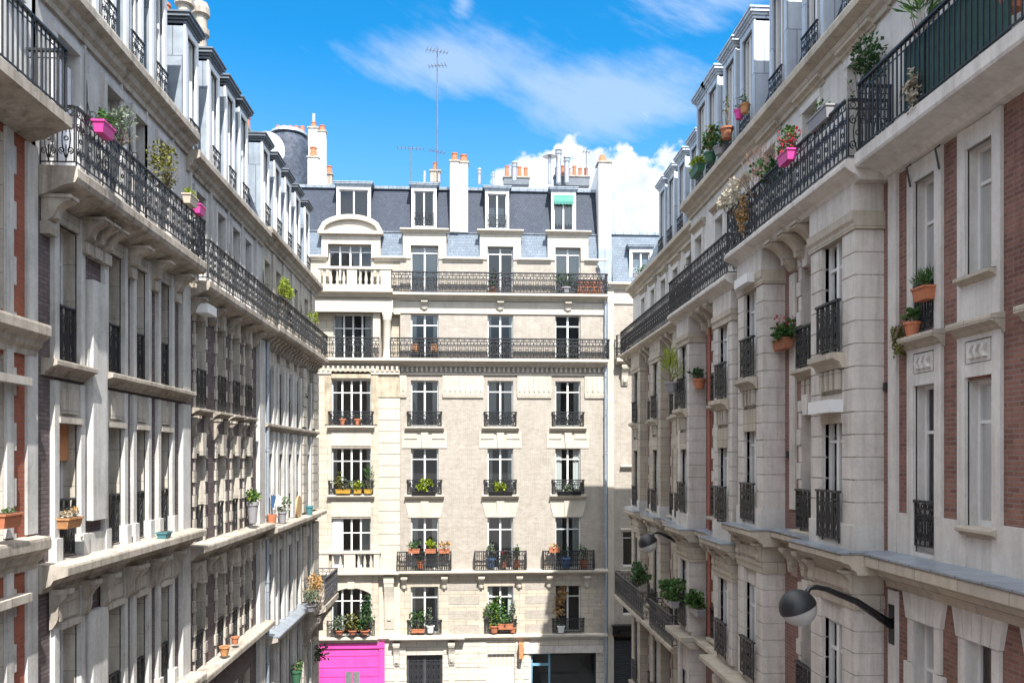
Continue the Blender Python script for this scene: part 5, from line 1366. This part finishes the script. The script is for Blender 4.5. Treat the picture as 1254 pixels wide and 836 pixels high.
for px, lab in ((420, 'orange pot behind the fourth floor bay rail, leftmost of the two'), (438, 'orange pot behind the fourth floor bay rail, nearer the stone pilaster')):
    v = at_y(YE - .3, px, 521); pot(lab, v, .2, .36, 'terracotta', 'leaf_green', (.2, .1, .08), 20, .08)
for px, lf, lab in ((507, 'leaf_green', 'terracotta trough with green leaves on the basket balcony nearest the stone balustrade'), (527, 'leaf_lime', 'terracotta trough with lime leaves between two other troughs on a basket balcony'), (544, 'leaf_dry', 'terracotta trough with dry plants in the row of three on a basket balcony')):
    eb(lab, px, 677, .6, lf, .32, .22, 120, .44, 'terracotta', .24)
eb('terracotta trough alone on the basket balcony reached by the shadow', 679, 676, .6, 'leaf_dry', .2, .1, 40, .44, 'terracotta', .26)
v = at_y(YE - .2, 602, 694); pot('pale bluish bush on the middle second floor basket balcony', v, .22, .5, 'blue_plastic', 'leaf_grey', (.3, .2, .4), 160, .1)
v = at_y(YE - .2, 617, 694); pot('red flowering plant on the middle second floor basket balcony', v, .2, .3, 'terracotta', 'leaf_green', (.25, .2, .3), 120, .1, 'petal_red', 40)
v = at_y(YE - .2, 633, 694); pot('tall dark green plant in a terracotta pot on the middle basket balcony', v, .18, .4, 'terracotta', 'leaf_dark', (.2, .15, .5), 120, .1)
v = at_y(YE - .2, 515, 695); pot('terracotta pot at the foot of the first second floor basket balcony', v, .24, .4, 'terracotta', 'leaf_dark', (.2, .15, .2), 60, .1)
v = at_y(YE - .2, 693, 694); pot('blue tub with dark leaves on the basket balcony reached by the shadow', v, .3, .55, 'blue_plastic', 'leaf_dark', (.2, .15, .3), 70, .1)
v = at_y(YE - .2, 715, 694); pot('rusty tub with a dark plant on the basket balcony reached by the shadow', v, .24, .4, 'terracotta', 'leaf_dark', (.25, .15, .4), 90, .1)
eb('leafy terracotta window box on the first floor above the iron entrance door', 512, 774, .7, 'leaf_green', .45, .5, 170, .16, 'terracotta', .2)
v = at_y(YE - .12, 527, 774); pot('white tub with grey leaves on the first floor above the iron entrance door', v, .22, .4, 'white_paint', 'leaf_grey', (.2, .15, .55), 70, .08)
v = at_y(YE - .12, 605, 774); pot('large fresh green shrub at the middle first floor window', v, .25, .4, 'terracotta', 'leaf_green', (.5, .2, .75), 420, .13, 'leaf_lime', 120)
eb('terracotta trough at the middle first floor window', 619, 770, .8, 'leaf_green', .3, .2, 70, .25, 'terracotta', .3)
v = at_y(YE - .14, 628, 774); pot('blue green plant beside the large fresh green shrub on the first floor', v, .18, .3, 'terracotta', 'leaf_grey', (.2, .15, .7), 140, .11)
v = at_y(YE - .02, 686.5, 740); trail('ochre creeper hanging down one side of the shaded first floor window', v, (.3, .1, .95), 380, .12, 'leaf_dry', .9, 'vine', 'hanging_creeper', 8, v + Vector((0, 0, 1.0)))
v = at_y(YE - .14, 687, 774); pot('pale tub below the ochre creeper on the shaded first floor window rail', v, .22, .4, 'white_paint', 'leaf_grey', (.2, .15, .15), 50, .09)
for px, lf, lab, rx, rz in ((416, 'leaf_grey', 'grey green bush in the first floor bay window over the pink shopfront', .4, .4), (432, 'leaf_olive', 'round olive bush between two others in the bay window over the pink shopfront', .42, .5), (447, 'leaf_dark', 'dark green bush under the climbing plant in the bay window over the pink shopfront', .4, .5)):
    v = at_y(YE - .6, px, 776); pot(lab, v, .24, .22, 'terracotta', lf, (rx, .2, rz), 260, .11)
v = at_y(YE - .35, 448, 745); trail('climbing plant up one side of the bay window over the pink shopfront', v, (.25, .1, .9), 200, .12, 'leaf_dark', .4, 'vine', 'climbing_vine', 8, v - Vector((0, 0, .9)))
v = at_y(YE - .2, 604, 361); pot('dark leafy plant on the top balcony, middle window', v, .2, .4, 'terracotta', 'leaf_dark', (.25, .2, .5), 160, .1)
v = at_y(YE - .25, 693, 361); pot('bushy green plant in a grey pot on the top balcony near the slatted chest', v, .28, .4, 'grey_plastic', 'leaf_green', (.6, .25, .4), 260, .11)
v = at_y(YE - .2, 723, 361)
t = thing('wooden_chest', 'rust red slatted chest at the downpipe end of the top balcony', 'chest', v); f2 = Fr(v, (1, 0, 0), (0, 1, 0)); mb = MB(f2)
for k in range(5): mb.box(-.7, .7, .02 + .15 * k, .15 + .15 * k, -.12, .12)
mb.build('slats', M['terracotta'], t); MB(f2).box(-.73, .73, .77, .81, -.15, .15).build('lid', M['orange_wood'], t)
for px, lab in ((507.5, 'orange chair behind the fifth floor rail, closer to the round stone column'), (531, 'orange chair behind the fifth floor rail, farther from the round stone column')):
    v = at_y(YE - .2, px, 440); t = thing('balcony_chair', lab, 'chair', v); f2 = Fr(v, (1, 0, 0), (0, 1, 0))
    MB(f2).box(-.2, .2, .42, .46, -.2, .2).build('seat', M['orange_wood'], t)
    for k in range(3): MB(f2).box(-.2, .2, .55 + .12 * k, .63 + .12 * k, .17, .2).build('slat', M['orange_wood'], t)
    for sx in (-1, 1):
        for sy in (-1, 1): MB(f2).box(sx * .18 - .015, sx * .18 + .015, .003, .42 if sy < 0 else .88, sy * .185 - .015, sy * .185 + .015).build('leg', M['iron'], t)
v = at_y(YE + .15, 784, 342); planter('small green window box on the slate roof dormer beyond the big white chimney', v - Vector((0, .5, 0)), 1.0, .2, .2, 'x', 'grey_plastic', 'leaf_green', (.4, .15, .25), 120, .1)

# ---- street lamps on wall brackets
def lamp(label, s, z, reach, rise, r):
    t = thing('street_lamp', label, 'street lamp', R.p(s, z, 0), None)
    f2 = R.side(s)                                                   # s runs out over the street
    MB(f2).box(.0, .07, z - .32, z + .32, -.085, .085).build('wall_plate', M['black_gloss'], t)
    mb = MB(f2); pts = []
    x1 = reach - r * .05
    pts = [(.05, z - .02, 0), (reach * .45, z + rise * .62, 0), (reach * .8, z + rise * .96, 0), (reach * .92, z + rise * 1.02, 0), (reach * 1.0, z + rise * 1.0, 0), (reach * 1.04, z + rise * .86, 0), (reach * 1.04, z + rise * .74, 0)]
    mb.tube(pts, [.075, .055, .045, .042, .042, .042, .042], 12); mb.build('bracket_arm', M['black_gloss'], t, smooth=True)
    cx = reach * 1.04 + r * .45; cz = z + rise * .74 - r * .55
    c = R.side(s).p(cx, cz, 0)
    tilt = -.42
    def hemi(a0, a1, rad, name, mat):
        mb = MB(W); n = 24; m_ = 12; pts = []
        for i in range(m_ + 1):
            th = a0 + (a1 - a0) * i / m_
            for j in range(n):
                ph = 2 * PI * j / n
                x, y, zz = rad * math.sin(th) * math.cos(ph), rad * math.sin(th) * math.sin(ph), rad * math.cos(th)
                x, zz = x * math.cos(tilt) + zz * math.sin(tilt), -x * math.sin(tilt) + zz * math.cos(tilt)
                pts.append((c[0] + x, c[2] + zz, c[1] + y))
        mb.add(pts, [(i * n + j, i * n + (j + 1) % n, (i + 1) * n + (j + 1) % n, (i + 1) * n + j) for i in range(m_) for j in range(n)])
        return mb.build(name, M[mat], t, smooth=True)
    hemi(0.001, PI * .51, r, 'hood', 'iron'); hemi(PI * .5, PI - .001, r * .965, 'globe', 'milk_glass')
lamp('big near black street lamp with half glass globe on the brown brick house', 12.74, 10.8, 1.42, .6, .30)
lamp('small far black street lamp over the low balcony near the roller shutter', 24.35, 10.55, 1.2, .62, .30)

# ---- aerials on the closing roof
def aerial(label, px, yb, yt, Y, yagi, r=.035):
    z0, z1 = ez(yb, px, Y), ez(yt, px, Y); x = ex(px, Y)
    t = thing('tv_aerial', label, 'aerial', (x, Y, z0))
    MB(W).tube([(x, z0, Y), (x, z1, Y)], [r, r * .7], 8).build('mast', M['zinc_dark'], t)
    for zf, w, n, ang in yagi:
        mb = MB(W); z = z0 + (z1 - z0) * zf; ca, sa = math.cos(ang), math.sin(ang)
        mb.tube([(x - ca * w / 2, z, Y - sa * w / 2), (x + ca * w / 2, z + .03, Y + sa * w / 2)], .022, 6)
        for i in range(n):
            u = -w / 2 + w * i / (n - 1); l = .34 - .12 * i / n
            mb.tube([(x + ca * u - sa * -l, z + .02, Y + sa * u - ca * l), (x + ca * u + sa * -l, z + .02, Y + sa * u + ca * l)], .012, 4)
            mb.tube([(x + ca * u, z - l * .3, Y + sa * u), (x + ca * u, z + l * .3, Y + sa * u)], .012, 4)
        mb.build('antenna', M['zinc_dark'], t)
    return t, x, z0, z1
t, x, z0, z1 = aerial('tall television mast with two stacked antennas on the slate roof', 535.5, 222, 58, YE + 3, [(.97, 1.2, 7, .3), (.86, 1.0, 6, 2.9), (.22, .9, 5, .5)], .05)
aerial('short television aerial standing beside the tall mast', 503, 222, 181, YE + 3, [(.98, 1.5, 8, .1)], .03)
aerial('thin bare mast among the metal flues and rear chimney pots', 718, 218, 183, YE + 4.5, [(.9, .4, 3, .2)], .025)

# ================================================================== the setting
def sheet(name, x0, x1, y0, y1, z, mat):
    o = MB(W).poly([(x0, z, y0), (x1, z, y0), (x1, z, y1), (x0, z, y1)]).build(name, M[mat]); o['kind'] = 'structure'; return o
sheet('ground', -600, 600, -600, 600, -.15, 'pavement_grey')
sheet('road', -4.2, 4.4, -40, 38, -.10, 'asphalt'); sheet('road', -60, 60, 38.5, 41.0, -.096, 'asphalt')
for x0, x1, y0, y1 in ((-6.6, -4.2, -40, 36), (4.4, 6.9, -40, 36), (-60, 60, 41.0, 42.5)):
    o = MB(W).box(x0, x1, -.14, 0, y0, y1).build('pavement', M['pavement_grey']); o['kind'] = 'structure'

# ---- sky: Nishita with procedural clouds laid out by compass direction and height
w = bpy.data.worlds.new('World'); SC.world = w; w.use_nodes = True
T = w.node_tree; bg = T.nodes['Background']
SUN = Vector((1.45, -5.5, 8.1)).normalized()
sky = T.nodes.new('ShaderNodeTexSky'); sky.sky_type = 'NISHITA'; sky.sun_disc = False
sky.sun_elevation = math.asin(SUN.z); sky.sun_rotation = math.atan2(SUN.x, SUN.y)
sky.air_density = 1.0; sky.dust_density = .4; sky.ozone_density = 2.2; sky.altitude = 100
def wn(t_, **k):
    x_ = T.nodes.new(t_)
    for a_, b_ in k.items(): setattr(x_, a_, b_)
    return x_
def wm(op, a_, b_=None, c_=None, clamp=False):
    x_ = wn('ShaderNodeMath', operation=op, use_clamp=clamp)
    for i, q in enumerate((a_, b_, c_)):
        if q is None: continue
        if isinstance(q, (int, float)): x_.inputs[i].default_value = q
        else: T.links.new(q, x_.inputs[i])
    return x_.outputs[0]
tc = wn('ShaderNodeTexCoord'); sp = wn('ShaderNodeSeparateXYZ'); T.links.new(tc.outputs['Generated'], sp.inputs[0])
az = wm('ARCTAN2', sp.outputs[0], sp.outputs[1]); el = wm('ARCSINE', sp.outputs[2])
def azel(px, py):
    a_, b_, c_ = ray(px, py); return math.atan2(a_, b_), math.atan2(c_, math.hypot(a_, b_))
def wnoise(sx, sy, scale, detail, rough, rot=0.0, off=0.0):
    cb = wn('ShaderNodeCombineXYZ'); T.links.new(az, cb.inputs[0]); T.links.new(el, cb.inputs[1]); cb.inputs[2].default_value = off
    mp = wn('ShaderNodeMapping'); mp.inputs['Rotation'].default_value = (0, 0, rot); T.links.new(cb.outputs[0], mp.inputs[0])
    mp2 = wn('ShaderNodeMapping'); mp2.inputs['Scale'].default_value = (sx, sy, 1); T.links.new(mp.outputs[0], mp2.inputs[0])
    nz = wn('ShaderNodeTexNoise'); nz.inputs['Scale'].default_value = scale; nz.inputs['Detail'].default_value = detail; nz.inputs['Roughness'].default_value = rough
    T.links.new(mp2.outputs[0], nz.inputs['Vector']); return nz.outputs['Fac']
def blob(px, py, rx, ry, rot=0.0):
    """1 at the centre falling to 0, by angle from a direction"""
    a0, e0 = azel(px, py); da = wm('SUBTRACT', az, a0); de = wm('SUBTRACT', el, e0)
    c_, s_ = math.cos(rot), math.sin(rot)
    u = wm('MULTIPLY', wm('ADD', wm('MULTIPLY', da, c_), wm('MULTIPLY', de, s_)), 960 / rx); v = wm('MULTIPLY', wm('SUBTRACT', wm('MULTIPLY', de, c_), wm('MULTIPLY', da, s_)), 960 / ry)
    return wm('SUBTRACT', 1, wm('SQRT', wm('ADD', wm('MULTIPLY', u, u), wm('MULTIPLY', v, v))), None, True)
def sm(x_, a_, b_, v1=1.0):
    m_ = wn('ShaderNodeMapRange'); m_.interpolation_type = 'SMOOTHSTEP'; m_.inputs['From Min'].default_value = a_; m_.inputs['From Max'].default_value = b_; m_.inputs['To Max'].default_value = v1
    T.links.new(x_, m_.inputs[0]); return m_.outputs[0]
nfine = wnoise(1, 1.3, 26, 6, .55); nbig = wnoise(1, 1.6, 9, 6, .6, off=3.1); nst = wnoise(1, 4.5, 9, 7, .62, .42, 7.7)
add = lambda *q: q[0] if len(q) == 1 else wm('ADD', q[0], add(*q[1:]))
# heaped white cloud low behind the roofs
cum = add(wm('MULTIPLY', blob(800, 262, 108, 84), .95), wm('MULTIPLY', blob(700, 235, 110, 70), .9), wm('MULTIPLY', blob(640, 240, 60, 45), .6), wm('MULTIPLY', wm('SUBTRACT', nfine, .5), 1.5), wm('MULTIPLY', wm('SUBTRACT', nbig, .5), .5))
cum = wm('MULTIPLY', sm(cum, .22, .42, .97), sm(add(blob(800, 250, 150, 120), blob(700, 235, 140, 95), blob(640, 240, 80, 60)), .1, .28))
# thin drifting veils
v1 = sm(add(wm('MULTIPLY', blob(640, 100, 340, 95, -.15), .85), wm('MULTIPLY', blob(770, 125, 170, 62, .05), 1.15), wm('MULTIPLY', blob(540, 78, 150, 42, 0), .85), wm('MULTIPLY', wm('SUBTRACT', nst, .5), 1.3), wm('MULTIPLY', wm('SUBTRACT', nfine, .5), .5)), .3, 1.4, .62)
v2 = sm(add(wm('MULTIPLY', blob(880, 0, 170, 50), 1.0), wm('MULTIPLY', blob(568, 5, 26, 26), .9), wm('MULTIPLY', blob(360, 60, 60, 18), .5), wm('MULTIPLY', wm('SUBTRACT', nst, .5), 1.6)), .3, 1.1, .6)
haze_low = sm(wm('MULTIPLY', el, -1), -.5, -.24, .3)
veil = wm('MAXIMUM', v1, wm('MAXIMUM', v2, haze_low))
hs = wn('ShaderNodeHueSaturation'); hs.inputs['Hue'].default_value = .488; hs.inputs['Saturation'].default_value = 1.2; hs.inputs['Value'].default_value = 1.0
T.links.new(sky.outputs[0], hs.inputs['Color'])
def wmix(f, a_, b_):
    x_ = wn('ShaderNodeMix', data_type='RGBA'); T.links.new(f, x_.inputs[0])
    for i, q in ((6, a_), (7, b_)):
        if isinstance(q, tuple): x_.inputs[i].default_value = (*q, 1)
        else: T.links.new(q, x_.inputs[i])
    return x_.outputs[2]
SKYK = .14
tint = wn('ShaderNodeMix', data_type='RGBA', blend_type='MULTIPLY'); tint.inputs[0].default_value = 1; T.links.new(hs.outputs[0], tint.inputs[6]); tint.inputs[7].default_value = (.10, .56, .73, 1)
over = wm('MULTIPLY', sm(el, .6, .85), sm(nbig, .25, .5, .95))          # broken cloud overhead, added out of view to brighten the shaded walls
behind = wm('MULTIPLY', wm('MULTIPLY', sm(wm('ABSOLUTE', az), 1.2, 1.7), sm(el, .12, .2)), sm(nbig, .25, .5, .62))  # unseen bright cloud added at the camera's back for more ambient light
lowback = wm('MULTIPLY', sm(wm('ABSOLUTE', az), 1.2, 1.7), sm(wm('MULTIPLY', el, -1), -.2, -.12))  # grey band added low behind the camera, out of view, to tone pane reflections
c1 = wmix(lowback, wmix(wm('MAXIMUM', over, behind), wmix(veil, tint.outputs[2], (1.8, 2.2, 3.0)), (7.4, 7.45, 7.6)), (2.0, 2.1, 2.25))
shade = wmix(sm(wnoise(1, 1.2, 14, 5, .6, off=1.3), .35, .65), (3.3, 3.4, 3.55), (2.2, 2.4, 2.75))
c2 = wmix(cum, c1, shade)
T.links.new(c2, bg.inputs[0]); bg.inputs[1].default_value = SKYK

sun = bpy.data.lights.new('sun', 'SUN'); sun.energy = 4.1; sun.angle = math.radians(.5); sun.color = (1, .97, .92)
so = bpy.data.objects.new('sun', sun); C.objects.link(so); so.rotation_euler = (-SUN).to_track_quat('-Z', 'Y').to_euler(); so.location = SUN * 80

cam = bpy.data.cameras.new('camera'); co = bpy.data.objects.new('camera', cam); C.objects.link(co); SC.camera = co
cam.sensor_width = 36; cam.lens = 960 / 1254 * 36; cam.shift_y = 142 / 1254; cam.clip_end = 2000
co.location = (0, 0, ZC); co.rotation_euler = (PI / 2, 0, -YAW)

vs = SC.view_settings
SC.display_settings.display_device = 'sRGB'; vs.view_transform = 'Standard'; vs.look = 'None'; vs.gamma = 1; vs.use_curve_mapping = False
vs.exposure = 1.47
SC.render.engine = 'CYCLES'; SC.cycles.use_denoising = True; SC.cycles.max_bounces = 8; SC.cycles.diffuse_bounces = 4; SC.cycles.glossy_bounces = 3; SC.cycles.transparent_max_bounces = 8; SC.cycles.caustics_reflective = False; SC.cycles.caustics_refractive = False

for o_ in SC.objects:                                                # what repeats shares a group
    if o_.parent is None and 'category' in o_ and 'group' not in o_:
        st_ = o_.name.split('.')[0]
        g_ = {'street_lamp': 'street lamps on wall brackets', 'balcony_divider': 'iron dividers on the long balconies', 'tv_aerial': 'aerials on the slate roof', 'balcony_chair': 'orange chairs on the fifth floor balcony',
              'window_box': 'window boxes along the houses', 'potted_plant': 'potted plants on sills and balconies', 'brick_house': 'houses along the street', 'stone_house': 'houses along the street', 'corner_house': 'houses along the street'}.get(st_)
        if g_: o_['group'] = g_
